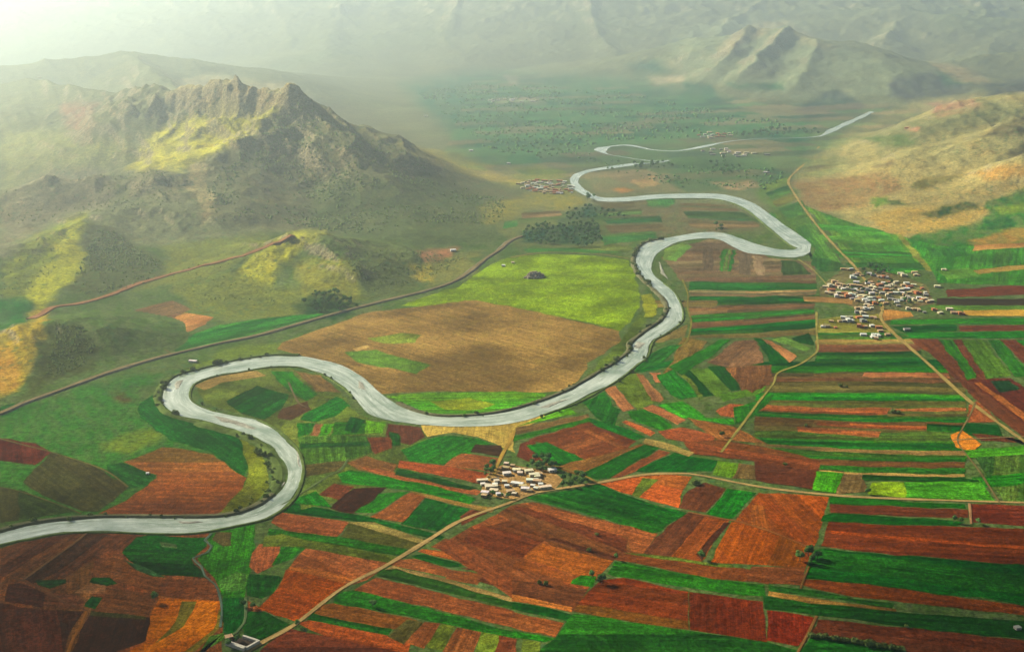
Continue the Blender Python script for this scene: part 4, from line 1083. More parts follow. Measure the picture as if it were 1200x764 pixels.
ROADS = [
    ('road', 9, (222, 184, 118), [(232, 800), (262, 782), (305, 754), (345, 732), (400, 690), (450, 664), (500, 634), (540, 610), (595, 590), (620, 580), (640, 575), (700, 566), (750, 557), (790, 555), (820, 557), (900, 572), (1000, 582), (1100, 586), (1200, 589), (1300, 592)]),
    ('road', 11, (206, 176, 104), [(1260, 558), (1200, 517), (1165, 492), (1130, 465), (1085, 424), (1060, 402), (1040, 384), (1032, 372), (1034, 362), (1028, 346), (1015, 330), (1000, 311), (975, 285), (950, 255), (930, 226), (924, 212), (934, 200), (950, 186), (960, 172)]),
    ('dirt_track', 8, (212, 170, 84), [(602, 505), (598, 517), (590, 530), (583, 545), (578, 558)]),
    ('dirt_track', 6, (186, 172, 92), [(957, 366), (957, 388), (958, 410), (948, 420), (935, 428), (912, 437), (906, 450), (890, 470), (868, 500), (845, 530)]),
    ('dirt_track', 4, (150, 110, 70), [(105, 622), (85, 638), (60, 656), (28, 679)]),
    ('dirt_track', 5, (182, 114, 56), [(102, 716), (94, 736), (86, 748), (78, 770)]),
    ('dirt_track', 4, (140, 90, 56), [(0, 690), (12, 677), (50, 690), (75, 705), (103, 716)]),
    ('stream', 4, (118, 140, 112), [(248, 625), (240, 633), (248, 640), (244, 647), (226, 654), (236, 664), (240, 675), (252, 685), (257, 697), (260, 715), (258, 735)]),
    ('dirt_track', 4, (130, 150, 96), [(288, 700), (288, 716), (286, 730), (277, 741), (270, 746)]),
    ('dirt_track', 4, (136, 120, 66), [(-20, 508), (0, 514), (30, 522), (60, 530), (120, 550), (150, 571)]),
    ('dirt_track', 3.5, (116, 104, 56), [(-20, 568), (0, 571), (30, 578), (70, 592), (95, 602)]),
    ('dirt_track', 4, (124, 140, 84), [(408, 538), (398, 552), (388, 556), (350, 580), (330, 592)]),
    ('dirt_track', 4, (140, 120, 84), [(338, 448), (346, 466), (352, 474), (360, 478)]),
    ('dirt_track', 4, (176, 124, 70), [(957, 722), (946, 744), (935, 764), (925, 785)]),
    ('dirt_track', 4, (178, 118, 68), [(806, 600), (840, 607), (860, 610), (900, 622), (945, 640)]),
    ('dirt_track', 3, (150, 110, 60), [(948, 664), (943, 676), (938, 690)]),
    ('dirt_track', 4, (150, 130, 80), [(1143, 472), (1136, 488), (1128, 502), (1122, 516), (1130, 530), (1146, 550), (1160, 572), (1172, 590)]),
    ('dirt_track', 4, (178, 160, 104), [(805, 347), (850, 347), (900, 346), (940, 348), (960, 350)]),
    ('dirt_track', 5, (160, 150, 72), [(800, 328), (806, 345), (806, 362), (810, 378), (806, 398), (800, 404)]),
    ('dirt_track', 6, (180, 172, 96), [(935, 304), (950, 314), (962, 326), (972, 338)]),
    ('dirt_track', 5, (170, 140, 72), [(624, 540), (660, 549), (690, 560), (700, 566)]),
    ('dirt_track', 4, (150, 132, 78), [(150, 390), (175, 400), (200, 414)]),
    ('dirt_track', 5, (196, 166, 96), [(598, 302), (640, 296), (700, 298), (740, 304)]),
    ('dirt_track', 4, (176, 150, 96), [(1116, 516), (1150, 514), (1200, 512), (1260, 512)]),
    ('dirt_track', 4, (214, 160, 110), [(1136, 590), (1137, 602), (1138, 614)]),
]
for i, (nm, w, c, px) in enumerate(ROADS):
    road(nm, px, w, c, .02 * i)

# raised bed that carries the road along the foot of the hills
EMB = [(-60, 503), (0, 485), (25, 474), (75, 456), (130, 436), (180, 421), (200, 416), (260, 402), (300, 394), (350, 380), (400, 366), (450, 353), (500, 341), (530, 331), (550, 319), (570, 303), (584, 294), (597, 283), (612, 277)]
EMBW = [G(*p)[:2] for p in EMB]
ribbon_world('embankment', EMBW, 17, M['ballast'], z=0, profile=[(-1, -.5), (-.5, 2.2), (.5, 2.2), (1, -.5)], step=16, wob=.3)
ribbon_world('road', EMBW, 6.5, M['track'], z=2.24, color=(152, 132, 92), step=16, wob=.2)
# the older road cut across the foot of the green hill
CUT = [(36, 374), (60, 362), (95, 356), (130, 346), (160, 334), (190, 325), (228, 315), (262, 306), (290, 298), (320, 286), (345, 278)]
def ground_at(px, py):
    """where the ray through px, py meets the hills"""
    u, y, d = ray(px, py)
    lo = 900 / y; hi = 15000 / y
    ts = np.linspace(lo, hi, 3000)
    hz = height(u * ts, y * ts); zz = CAM_H + d * ts
    k = int(np.argmax(zz < hz))
    t = ts[k]
    return (u * t, y * t, float(hz[k]))
cutw = [ground_at(*p)[:2] for p in CUT]
ribbon_world('hill_road', cutw, 13, M['track'], z=1.2, profile=[(-1.5, -4), (-1, .3), (1, .3), (1.5, -4)], drape=True, color=(172, 122, 84), step=12)
# ---------------------------------------------------------------- river
BANK = '''745,191 745,194|715,195 715,198|690,199 692,202|672,205 680,208|668,213 678,215|674,223 684,221|690,231 695,228|705,236 708,232|740,236 740,231
775,233 775,228|830,233 830,227|855,237 858,230|875,246 882,238|893,260 903,252|912,276 922,266|926,287 940,278|935,291 950,287|928,293 948,296|910,292 930,302
885,286 895,299|868,280 870,295|845,273 843,281|820,273 820,280|795,277 795,284|775,281 783,289|755,286 772,296|745,298 764,308|744,310 765,320|752,325 777,332
765,337 790,343|778,350 798,358|783,362 800,370|778,375 797,378|760,388 782,390|742,402 765,400|740,412 758,418|725,425 745,428|705,437 728,442|680,452 705,456
650,466 675,472|610,479 635,486|570,487 595,496|520,489 540,500|490,484 490,497|465,474 450,491|448,462 430,484|430,446 415,466|412,435 400,452|385,424 375,438
350,418 348,430|315,418 315,430|275,424 280,436|240,433 255,440|210,441 230,448|195,452 222,458|190,466 222,468|195,478 232,476|212,488 250,483|240,494 275,488
265,501 300,493|290,508 320,503|312,518 335,515|328,535 348,530|335,552 353,548|333,567 352,562|325,580 345,580|308,592 332,595|285,602 310,608|255,607 275,616
220,608 230,624|180,608 185,625|120,608 125,623|70,611 75,624|30,617 35,631|0,625 0,638|-60,640 -60,660|-140,660 -140,690'''
pairs = [tuple(tuple(float(v) for v in q.split(',')) for q in s.split()) for s in BANK.replace('\n', '|').split('|')]
pw = [(*G(*a)[:2], *G(*b)[:2]) for a, b in pairs]
pw = catmull(pw, 14)
ZR = ZTOP + .06
V, F, U = [], [], []
s = 0; K = 6
for i, q in enumerate(pw):
    a = np.array(q[:2]); b = np.array(q[2:])
    if i: s += math.dist(((q[0] + q[2]) / 2, (q[1] + q[3]) / 2), ((pw[i - 1][0] + pw[i - 1][2]) / 2, (pw[i - 1][1] + pw[i - 1][3]) / 2))
    W_ = math.dist(a, b)
    n = np.array([1.6 * fbm(np.array([s]), np.array([0.]), 34, 3, 3)[0] + 1.8 * fbm(np.array([s]), np.array([9.]), 130, 2, 6)[0], 1.6 * fbm(np.array([s]), np.array([50.]), 34, 3, 4)[0] + 1.8 * fbm(np.array([s]), np.array([70.]), 130, 2, 8)[0]]) * 2.6
    d = (b - a) / max(W_, .1)
    a = a + d * n[0]; b = b + d * n[1]
    for j in range(K + 1):
        p = a + (b - a) * j / K
        V.append((p[0], p[1], ZR)); U.append((s, W_ * j / K))
for i in range(len(pw) - 1):
    for j in range(K):
        F.append((i * (K + 1) + j, i * (K + 1) + j + 1, (i + 1) * (K + 1) + j + 1, (i + 1) * (K + 1) + j))
o = mesh_obj('river', V, F, M['water'], uvs=U)
if sum(p.normal.z for p in o.data.polygons) < 0: o.data.flip_normals()
structure(o)
# its upper reaches in the far plain
far = [(1024, 130), (1008, 138), (990, 146), (975, 153), (960, 160), (930, 162), (890, 163), (855, 166), (834, 170), (815, 174), (790, 177.5), (765, 176), (748, 172.5), (735, 170.5), (718, 171.5), (704, 175), (712, 181), (740, 186), (765, 189), (784, 188.5), (775, 190.5), (745, 192.5)]
wid = [26, 30, 34, 34, 14, 7, 7, 10, 26, 24, 18, 12, 22, 34, 16, 46, 8, 7, 12, 26, 12, 20]
fw = [(*G(*p)[:2], w) for p, w in zip(far, wid)]
ribbon_world('river', fw, 30, M['water'], z=ZTOP + .06, step=30, wob=.2)

# banks: a raised lip of earth along the outer side of the bends
def bank(side, i0, i1, width, h, mat, name='river_bank'):
    idx = []
    pts = []
    for k in range(i0, i1 + 1):
        a, b = pairs[k]
        p = np.array(G(*(a if side == 'A' else b))[:2]); q = np.array(G(*(b if side == 'A' else a))[:2])
        d = (p - q) / max(np.linalg.norm(p - q), 1)
        pts.append(tuple(p + d * width * .42))
    return ribbon_world(name, pts, width, mat, z=ZTOP, profile=[(-1, -1.6), (-.5, h * .55), (-.1, h * .7), (.35, h * .6), (1, -1.6)], step=12, wob=1.2)
bank('A', 24, 30, 14, 3.2, M['bank'])
bank('A', 30, 44, 13, 3.4, M['bank'])
bank('A', 49, 58, 15, 3.2, M['bankgrass'])
bank('A', 65, 75, 13, 3.6, M['bank'])
bank('A', 58, 65, 22, 2.2, M['bankgrass'])
bank('B', 66, 76, 7, 1.4, M['bankgrass'])
bank('B', 59, 66, 8, 1.6, M['bankgrass'])
bank('B', 28, 40, 6, 1.2, M['bankgrass'])
bank('B', 46, 57, 6, 1.2, M['bankgrass'])
bank('A', 9, 16, 10, 1.4, M['bankgrass'])

# bars of silt and gravel laid bare in the bends
M['silt'] = simple('wet_silt', (.15, .14, .10), .35, .2)
def bar(pts):
    w = [G(*p)[:2] for p in pts]
    a = []
    n = len(w)
    for i in range(n):
        for j in range(8):
            t = j / 8; q = w[(i + 1) % n]
            a.append((w[i][0] + (q[0] - w[i][0]) * t, w[i][1] + (q[1] - w[i][1]) * t))
    a = np.array(a); a[:, 0] += 3 * fbm(a[:, 0], a[:, 1], 18, 2, 3); a[:, 1] += 4 * fbm(a[:, 0] + 50, a[:, 1], 18, 2, 4)
    c = a.mean(0); m = len(a)
    V = [(*p, ZR - .1) for p in a] + [(*(c + (p - c) * .6), ZR + .55) for p in a]
    F = [(i, (i + 1) % m, m + (i + 1) % m, m + i) for i in range(m)] + [tuple(range(m, 2 * m))]
    o = mesh_obj('sand_bar', V, F, M['silt'])
    if sum(p.normal.z for p in o.data.polygons) < 0: o.data.flip_normals()
    structure(o)
bar([(247, 486), (262, 489), (285, 496), (303, 503), (300, 505), (278, 499), (258, 493)])
bar([(330, 556), (334, 566), (326, 577), (314, 587), (304, 593), (312, 583), (322, 573)])
bar([(348, 528), (352, 540), (352, 550), (349, 542)])
bar([(418, 446), (426, 450), (430, 458), (421, 456)])
bar([(772, 306), (777, 318), (783, 328), (774, 320)])
bar([(746, 400), (756, 402), (749, 410), (742, 408)])
bar([(205, 611), (235, 611), (240, 613), (212, 614)])
bar([(628, 478), (660, 468), (668, 467), (640, 479)])
bar([(205, 447), (214, 445), (210, 455), (205, 458)])
# ---------------------------------------------------------------- houses
def boxm(V, F, x0, x1, y0, y1, z0, z1):
    b = len(V)
    V += [(x0, y0, z0), (x1, y0, z0), (x1, y1, z0), (x0, y1, z0), (x0, y0, z1), (x1, y0, z1), (x1, y1, z1), (x0, y1, z1)]
    F += [tuple(b + i for i in f) for f in ((0, 3, 2, 1), (4, 5, 6, 7), (0, 1, 5, 4), (1, 2, 6, 5), (2, 3, 7, 6), (3, 0, 4, 7))]

def part(name, boxes, mat, parent):
    V, F = [], []
    for b in boxes: boxm(V, F, *b)
    return mesh_obj(name, V, F, mat, parent)

def gable(name, w, d, z, rise, over, mat, parent):
    w2, d2 = w / 2 + over, d / 2 + over
    V = [(-w2, -d2, z), (w2, -d2, z), (w2, d2, z), (-w2, d2, z), (-w2, 0, z + rise), (w2, 0, z + rise)]
    F = [(0, 1, 5, 4), (2, 3, 4, 5), (1, 2, 5), (3, 0, 4), (0, 3, 2, 1)]
    return mesh_obj(name, V, F, mat, parent)

def make_house(kind, w, d, h, detail=True):
    r = empty('house', (0, 0, 0))
    D = M['dark']; w2, d2 = w / 2, d / 2
    if kind == 'ell':
        walls = [(-w2, w2, -d2, d2, 0, h), (w2 - w * .42, w2, -d2 - d * .8, -d2 + .01, 0, h - .25)]
        part('wall', walls, M['plaster'], r)
        part('roof', [(-w2 - .3, w2 + .3, -d2 - .3, d2 + .3, h + .003, h + .32), (w2 - w * .42 - .3, w2 + .28, -d2 - d * .8 - .3, -d2 - .31, h - .247, h + .05)], M['roofmud'], r)
    elif kind == 'gable':
        part('wall', [(-w2, w2, -d2, d2, 0, h)], M['plaster'], r)
        gable('roof', w, d, h + .003, d * .22, .35, M['roofmud'], r)
    elif kind == 'step':
        part('wall', [(-w2, w2, -d2, d2, 0, h), (-w2 + .003, -w2 + w * .5, -d2 + .003, d2 - .003, h, h * 1.75)], M['plaster'], r)
        part('roof', [(-w2 + w * .5 + .01, w2 + .3, -d2 - .3, d2 + .3, h + .003, h + .3), (-w2 - .3, -w2 + w * .5 + .3, -d2 - .3, d2 + .3, h * 1.75 + .003, h * 1.75 + .3)], M['roofmud'], r)
    else:
        part('wall', [(-w2, w2, -d2, d2, 0, h)], M['plaster'], r)
        rf = part('roof', [(-w2 - .3, w2 + .3, -d2 - .3, d2 + .3, h + .003, h + .3)], M['roofmud'], r)
        if detail:
            part('chimney', [(w2 * .45, w2 * .45 + .5, .2, .7, h + .303, h + 1.1)], M['roofmud'], rf)
    f = -d2 - .06
    xs = [-.3, .02, .33] if kind != 'ell' else [-.34, -.12, 0]
    part('door', [(xs[1] * w - .5, xs[1] * w + .5, f, -d2 + .05, .02, 2.05)], M['wood'], r)
    if detail:
        part('window', [(xs[0] * w - .55, xs[0] * w + .55, f, -d2 + .05, 1.0, 2.1)], D, r)
        if kind != 'ell':
            part('window', [(xs[2] * w - .55, xs[2] * w + .55, f, -d2 + .05, 1.0, 2.1)], D, r)
        part('window', [(w2 - .05, w2 + .06, -.5, .5, 1.0, 2.1)], D, r)
    return r

def copy_tree(o, parent=None):
    c = o.copy(); COL.objects.link(c)
    if parent is not None: c.parent = parent
    for ch in list(o.children): copy_tree(ch, c)
    return c

PROTO = {}
def proto_house(key, detail):
    k = (key, detail)
    if k not in PROTO:
        spec = {'flat': ('flat', 11, 7.5, 3.3), 'long': ('flat', 17, 7, 3.2), 'small': ('flat', 7, 6, 2.9), 'ell': ('ell', 13, 7, 3.3), 'gable': ('gable', 12, 8, 3.2), 'step': ('step', 13, 8, 3.2)}[key]
        PROTO[k] = [make_house(*spec, detail=detail), False]
    p = PROTO[k]
    if not p[1]:
        p[1] = True; return p[0]
    return copy_tree(p[0])

WALLS = {'white': (236, 228, 204), 'cream': (226, 208, 166), 'tan': (198, 166, 122), 'brick-red': (196, 122, 84), 'grey': (172, 164, 148)}
ROOFS = {'white': (240, 234, 214), 'cream': (232, 216, 178), 'tan': (206, 176, 132), 'brick-red': (206, 140, 100), 'grey': (176, 168, 152)}
KNAME = {'flat': 'flat-roofed', 'long': 'long flat-roofed', 'small': 'small flat-roofed', 'ell': 'L-shaped', 'gable': 'pitched-roof', 'step': 'two-level'}
ORD = ['first', 'second', 'third', 'fourth', 'fifth', 'sixth', 'seventh', 'eighth', 'ninth', 'tenth', 'eleventh', 'twelfth', 'thirteenth', 'fourteenth', 'fifteenth', 'sixteenth', 'seventeenth', 'eighteenth', 'nineteenth', 'twentieth']

def put_house(x, y, key, tone, detail, label, group, rz=None, sc=1.0):
    r = proto_house(key, detail)
    z = h1(x, y)
    r.location = (x, y, z + ZTOP - .05); r.scale = (sc,) * 3
    r.rotation_euler = (0, 0, random.uniform(-.35, .35) if rz is None else rz)
    for c in r.children:
        if c.name.startswith('wall'): c.color = (*[min(.85, v * 1.25) for v in alb(WALLS[tone])], 1)
        if c.name.startswith('roof'):
            c.color = (*[min(.85, v * 1.3 * random.uniform(.9, 1.06)) for v in alb(ROOFS[tone])], 1)
            for g in c.children: g.color = c.color
    return tag(r, label, 'house', group)

def village(spots, tones, keys, where, group, rowsize, detail, scale=1.0, spread=.12):
    """spots: pixels of the house feet; rows run from the nearest to the farthest"""
    spots = sorted(spots, key=lambda p: -p[1])
    rows = [sorted(spots[i:i + rowsize]) for i in range(0, len(spots), rowsize)]
    if len(rows) > 1 and len(rows[-1]) < rowsize * .5:
        rows[-2] = sorted(rows[-2] + rows.pop())
    for ri, row in enumerate(rows):
        rn = 'front row' if ri == 0 else ('back row' if ri == len(rows) - 1 else ORD[ri] + ' row')
        for i, p in enumerate(row):
            key = p[2] if len(p) > 2 else random.choice(keys)
            tone = random.choice(tones)
            pos = 'leftmost' if i == 0 else ('rightmost' if i == len(row) - 1 else ORD[i] + ' from left')
            lab = f'{tone} {KNAME[key]} house, {pos} in the {rn} of {where}'
            x, y, _ = G(p[0], p[1])
            put_house(x, y, key, tone, detail, lab, group, sc=scale * random.uniform(1 - spread, 1 + spread))

NEAR = [(395, 222, 'flat'), (405, 272, 'flat'), (490, 243, 'flat'), (545, 236, 'small'), (598, 252, 'flat'), (645, 285, 'ell'), (683, 275, 'flat'), (555, 298, 'small'), (805, 243, 'flat'), (768, 294, 'flat'), (735, 304, 'small'),
        (628, 332, 'long'), (672, 340, 'flat'), (770, 330, 'small'), (495, 362, 'long'), (545, 382, 'flat'), (742, 393, 'long'), (190, 332, 'long'), (195, 364, 'small'), (268, 388, 'long'), (236, 378, 'small'), (290, 424, 'flat'),
        (212, 440, 'flat'), (205, 466, 'small'), (330, 450, 'small'), (315, 338, 'small'), (385, 343, 'small'), (405, 380, 'small'), (566, 408, 'flat'), (604, 420, 'small'), (436, 428, 'flat'), (702, 366, 'small'), (470, 448, 'small'),
        (352, 328, 'small'), (862, 298, 'small'), (456, 200, 'small'), (400, 184, 'small'), (632, 378, 'small'), (520, 268, 'small'), (470, 290, 'small'), (820, 300, 'small'), (660, 400, 'small'), (300, 368, 'small')]
near = [(540 + a / 7.5, 520 + b / 7.5, k) for a, b, k in NEAR]
village(near, ['white', 'white', 'cream', 'cream', 'tan'], ['flat'], 'the near village', 'houses of the near village', 8, True, .86)

def poisson(poly, n, mind, seed, aspect=2.2):
    r = random.Random(seed); out = []
    xs = [p[0] for p in poly]; ys = [p[1] for p in poly]
    for _ in range(n * 60):
        p = (r.uniform(min(xs), max(xs)), r.uniform(min(ys), max(ys)))
        if not inside(poly, np.array([p[0]]), np.array([p[1]]))[0]: continue
        if all((p[0] - q[0]) ** 2 + ((p[1] - q[1]) * aspect) ** 2 > mind * mind for q in out): out.append(p)
        if len(out) >= n: break
    return out

FARV = '''285,97 312,98 345,96 390,127 375,138 545,150 580,155 610,161 660,190 640,203 578,198 545,208 622,208 500,173 480,187 460,198 162,222 186,237 202,217 230,192 236,218 256,203 284,182
291,237 302,214 332,207 356,213 380,192 267,227 326,238 366,243 180,264 206,271 236,278 256,264 301,268 321,288 336,268 351,283 376,268 396,258 421,258 427,238 402,218 446,228 436,283 411,288 386,293 276,293 250,292 205,246
391,318 421,328 441,313 471,303 491,323 456,293 411,303 466,328 590,243 630,240 695,243 735,238 712,235 620,268 660,268 700,268 750,265 780,253 812,268 842,233 866,262 870,280 620,308 650,313 690,318 706,303 750,323 762,303
830,323 860,308 882,328 906,321 842,313 675,353 750,378 800,382 860,401 930,384 970,405 1035,381 1070,406 1120,413 690,128 716,143 790,122 800,138 860,173 886,183 930,183 966,178 950,221 996,100
395,373 430,383 450,378 490,373 480,358 425,408 390,403 290,438 330,438 400,438 445,435 500,438 268,463 296,463 335,463 430,463 205,465 148,503 168,500 235,508 410,503 440,503 490,498 540,508 550,533 430,561 515,563 500,575 600,558 520,587 735,523'''
farv = [tuple(float(v) for v in q.split(',')) for q in FARV.split()]
farv = [(940 + a / 6, 300 + b / 6) for a, b in farv]
for p in poisson([(968, 337), (985, 326), (1012, 320), (1050, 327), (1084, 338), (1086, 352), (1060, 354), (1020, 360), (1000, 354), (975, 346)], 400, 4.6, 77):
    if len(farv) < 172 and all(abs(p[0] - q[0]) / 6.5 + abs(p[1] - q[1]) / 3.2 > 1 for q in farv): farv.append(p)
village(farv, ['cream', 'cream', 'tan', 'tan', 'white', 'grey', 'brick-red'], ['flat', 'flat', 'small', 'flat', 'ell', 'gable', 'step'], 'the crossroads village', 'houses of the crossroads village', 13, False, .92, .2)

midv = poisson([(601, 217), (618, 212), (640, 210), (660, 213), (673, 220), (670, 227), (648, 228.5), (622, 225)], 62, 4.0, 5)
village(midv, ['cream', 'tan', 'brick-red', 'white'], ['flat', 'small', 'long'], 'the mountain-foot village', 'houses of the village under the mountain', 11, False, 1.05, .2)
hamA = poisson([(814, 159), (836, 155), (860, 156), (858, 161), (830, 163)], 14, 4.5, 8, 3)
village(hamA, ['white', 'cream', 'brick-red'], ['flat', 'long'], 'the upper-river hamlet', 'houses of the hamlet beyond the river', 7, False, 1.2)
hamB = poisson([(815, 176), (850, 174), (900, 182), (900, 187), (840, 184)], 18, 5, 9, 3)
village(hamB, ['white', 'cream', 'grey'], ['flat', 'long'], 'the valley-track hamlet', 'houses of the hamlet on the valley track', 9, False, 1.2)
hamC = poisson([(35, 126), (50, 121), (58, 126), (48, 130)], 6, 4, 10, 3)
village(hamC, ['white', 'cream'], ['flat', 'long'], 'the hazy mountainside hamlet', 'houses of the hazy far hamlet', 9, False, 1.5)
hamD = poisson([(572, 116), (632, 117), (634, 120), (576, 121)], 12, 5, 11, 4) 
village(hamD, ['white', 'cream'], ['flat', 'long'], 'the far-plain hamlet', 'houses of the hamlet on the far plain', 12, False, 1.5)

LONE = [(531, 295, 'flat', 'white', 'white house standing alone by the red soil patch under the mountain', 1.15), (590, 312.5, 'small', 'white', 'small white hut alone at the top edge of the yellow meadow', 1.1),
        (601, 309, 'small', 'cream', 'smaller pale hut behind the white hut on the yellow meadow', .9), (226, 424.5, 'long', 'white', 'white house on the river bank below the embankment road', .8),
        (552, 177.5, 'flat', 'white', 'pale farmhouse on the yellow spur of the mountain', 1.3), (499, 137, 'flat', 'white', 'lone white house in haze at the edge of the far plain', 1.5),
        (898, 203, 'long', 'white', 'long white barn beside the green plots past the river', 1.2), (596, 192.5, 'flat', 'white', 'lone white house on the plain behind the mountain village', 1.1),
        (1192, 738, 'small', 'grey', 'small grey field hut in the dark green field near the bottom corner', .8), (173, 555.5, 'small', 'white', 'tiny pale hut on the edge of the brown field inside the bend', .55),
        (1063, 151, 'long', 'brick-red', 'brick-red building on the tan slope below the ridge', 1.1)]
for px, py, key, tone, lab, sc in LONE:
    x, y, _ = ground_at(px, py)
    put_house(x, y, key, tone, False, lab, None, sc=sc)

# the walled farmyard beside the near road
fy = empty('farmyard', (*G(283, 752)[:2], ZTOP))
tag(fy, 'walled farmyard with pale walls round a dark court beside the near road', 'farmyard')
def yard_wall(a, b, h=2.6, t=1.1):
    A = np.array(G(*a)[:2]); B = np.array(G(*b)[:2]); o = np.array(fy.location[:2])
    d = (B - A) / np.linalg.norm(B - A); n = np.array([-d[1], d[0]]) * t / 2
    q = [A - n - o, B - n - o, B + n - o, A + n - o]
    V = [(*p, 0) for p in q] + [(*p, h) for p in q]
    F = [(0, 3, 2, 1), (4, 5, 6, 7), (0, 1, 5, 4), (1, 2, 6, 5), (2, 3, 7, 6), (3, 0, 4, 7)]
    w = mesh_obj('wall', V, F, M['plaster'], fy); w.color = (*alb((240, 228, 200)), 1)
yard_wall((265.5, 755), (287, 762.4), 3.2, 4.2)
yard_wall((288, 762), (304, 753), 2.6, 2.2)
yard_wall((285, 747.5), (302, 753), 2.6, 2.6)
yard_wall((266, 753), (272, 747), 2.2, 1)
pv = [np.array(G(*p)[:2]) - np.array(fy.location[:2]) for p in ((267, 754), (288, 761.5), (302, 754), (286, 748), (272, 747.5))]
mesh_obj('court', [(*p, .04) for p in pv], [(0, 1, 2, 3, 4)], simple('trodden_court', (.035, .026, .018)), fy)
x, y, _ = G(268.5, 748.5)
put_house(x, y, 'small', 'tan', True, 'small tan house at the corner of the walled farmyard', None, rz=.5, sc=.95)
# loose walls between the houses of the near village
yw = 0
for (a, b, lab) in (((575, 562.5), (585, 561), 'low pale garden wall near the left end of the near village'), ((610, 575), (623, 577.5), 'low pale wall beside the road in the near village'),
                    ((589, 579.5), (594, 583), 'low pale yard wall at the near edge of the village'), ((628, 571.5), (640, 573), 'low pale yard wall by the tan threshing ground'), ((600, 570), (609, 567.5), 'low pale wall in the middle of the near village')):
    A = np.array(G(*a)[:2]); B = np.array(G(*b)[:2]); c = (A + B) / 2
    d = (B - A); L = np.linalg.norm(d)
    V, F = [], []
    boxm(V, F, -L / 2, L / 2, -.35, .35, -.3, 2.0)
    o = mesh_obj('yard_wall', V, F, M['plaster']); o.location = (*c, ZTOP); o.rotation_euler = (0, 0, math.atan2(d[1], d[0]))
    o.color = (*alb((226, 200, 156)), 1); tag(o, lab, 'wall', 'low walls of the near village')

# ---------------------------------------------------------------- trees and shrubs
def crown_mesh(name, lobes, n, leaf, mat, seed):
    r = random.Random(seed); V, F = [], []
    tot = sum(l[3] for l in lobes)
    for (cx, cy, cz, R, fl) in lobes:
        for _ in range(int(n * R / tot)):
            while True:
                p = Vector((r.uniform(-1, 1), r.uniform(-1, 1), r.uniform(-1, 1)))
                if .25 < p.length < 1: break
            p = p * (.72 + .28 * r.random()) / max(p.length, .55)
            q = Vector((cx + p.x * R, cy + p.y * R, cz + p.z * R * fl))
            nrm = (p + Vector((r.uniform(-.7, .7), r.uniform(-.7, .7), r.uniform(-.3, .9)))).normalized()
            t = nrm.orthogonal().normalized(); b = nrm.cross(t)
            a = r.uniform(0, 2 * PI); t, b = t * math.cos(a) + b * math.sin(a), b * math.cos(a) - t * math.sin(a)
            s = leaf * r.uniform(.6, 1.3); k = len(V)
            V += [q - t * s, q - b * s * .6 + nrm * s * .2, q + t * s, q + b * s * .6 + nrm * s * .2]
            F.append((k, k + 1, k + 2, k + 3))
    me = bpy.data.meshes.new(name); me.from_pydata([tuple(v) for v in V], [], F); me.materials.append(mat); me.update()
    return me

def trunk_mesh(name, h, r0, seed, limbs=4):
    rr = random.Random(seed); V, F = [], []
    def tube(a, b, ra, rb, n=6):
        a, b = Vector(a), Vector(b); d = (b - a).normalized(); t = d.orthogonal().normalized(); u = d.cross(t); k = len(V)
        for c, r in ((a, ra), (b, rb)):
            for i in range(n):
                w = 2 * PI * i / n
                V.append(tuple(c + (t * math.cos(w) + u * math.sin(w)) * r))
        for i in range(n): F.append((k + i, k + (i + 1) % n, k + n + (i + 1) % n, k + n + i))
    tube((0, 0, -.3), (.1, 0, h * .55), r0, r0 * .7); tube((.1, 0, h * .55), (.2, .1, h), r0 * .7, r0 * .3)
    for i in range(limbs):
        w = 2 * PI * i / limbs + rr.uniform(-.4, .4); z = h * rr.uniform(.4, .65)
        tube((.08, 0, z), (math.cos(w) * h * .32, math.sin(w) * h * .32, z + h * .3), r0 * .45, r0 * .15, 5)
    me = bpy.data.meshes.new(name); me.from_pydata(V, [], F); me.materials.append(M['bark']); me.update()
    return me

from mathutils import Vector
def lobes(seed, R, h, n):
    r = random.Random(seed)
    L = [(0, 0, h, R, .85)]
    for i in range(n):
        a = r.uniform(0, 2 * PI)
        L.append((math.cos(a) * R * .75, math.sin(a) * R * .75, h + r.uniform(-.45, .55) * R, R * r.uniform(.4, .7), r.uniform(.7, 1)))
    return L
TREE = []
for i in range(3):
    TREE.append((trunk_mesh('trunk', 5.5, .32, i), crown_mesh('crown', lobes(i + 3, 3.0, 6.2, 6), 900, .55, M['leaf'], i)))
SHR = []
for i in range(2):
    SHR.append((trunk_mesh('stem', 1.6, .14, i + 9), crown_mesh('foliage', lobes(i + 13, 1.7, 1.5, 5), 420, .38, M['shrub'], i + 5)))
# trees too far away to show a trunk apart: one mesh each
def far_mesh(seed):
    c = crown_mesh('tree', lobes(seed, 3.0, 5.6, 5), 260, .9, M['leaf'], seed)
    t = trunk_mesh('tmp', 5, .32, seed, 0)
    bm = bmesh.new(); bm.from_mesh(c); nf = len(bm.faces); bm.from_mesh(t)
    for f in list(bm.faces)[nf:]: f.material_index = 1
    c.materials.append(M['bark']); bm.to_mesh(c); bm.free(); bpy.data.meshes.remove(t)
    return c
FARM = [far_mesh(31 + i) for i in range(3)]
for m_ in FARM:
    nl = 0
    for p in m_.polygons: pass

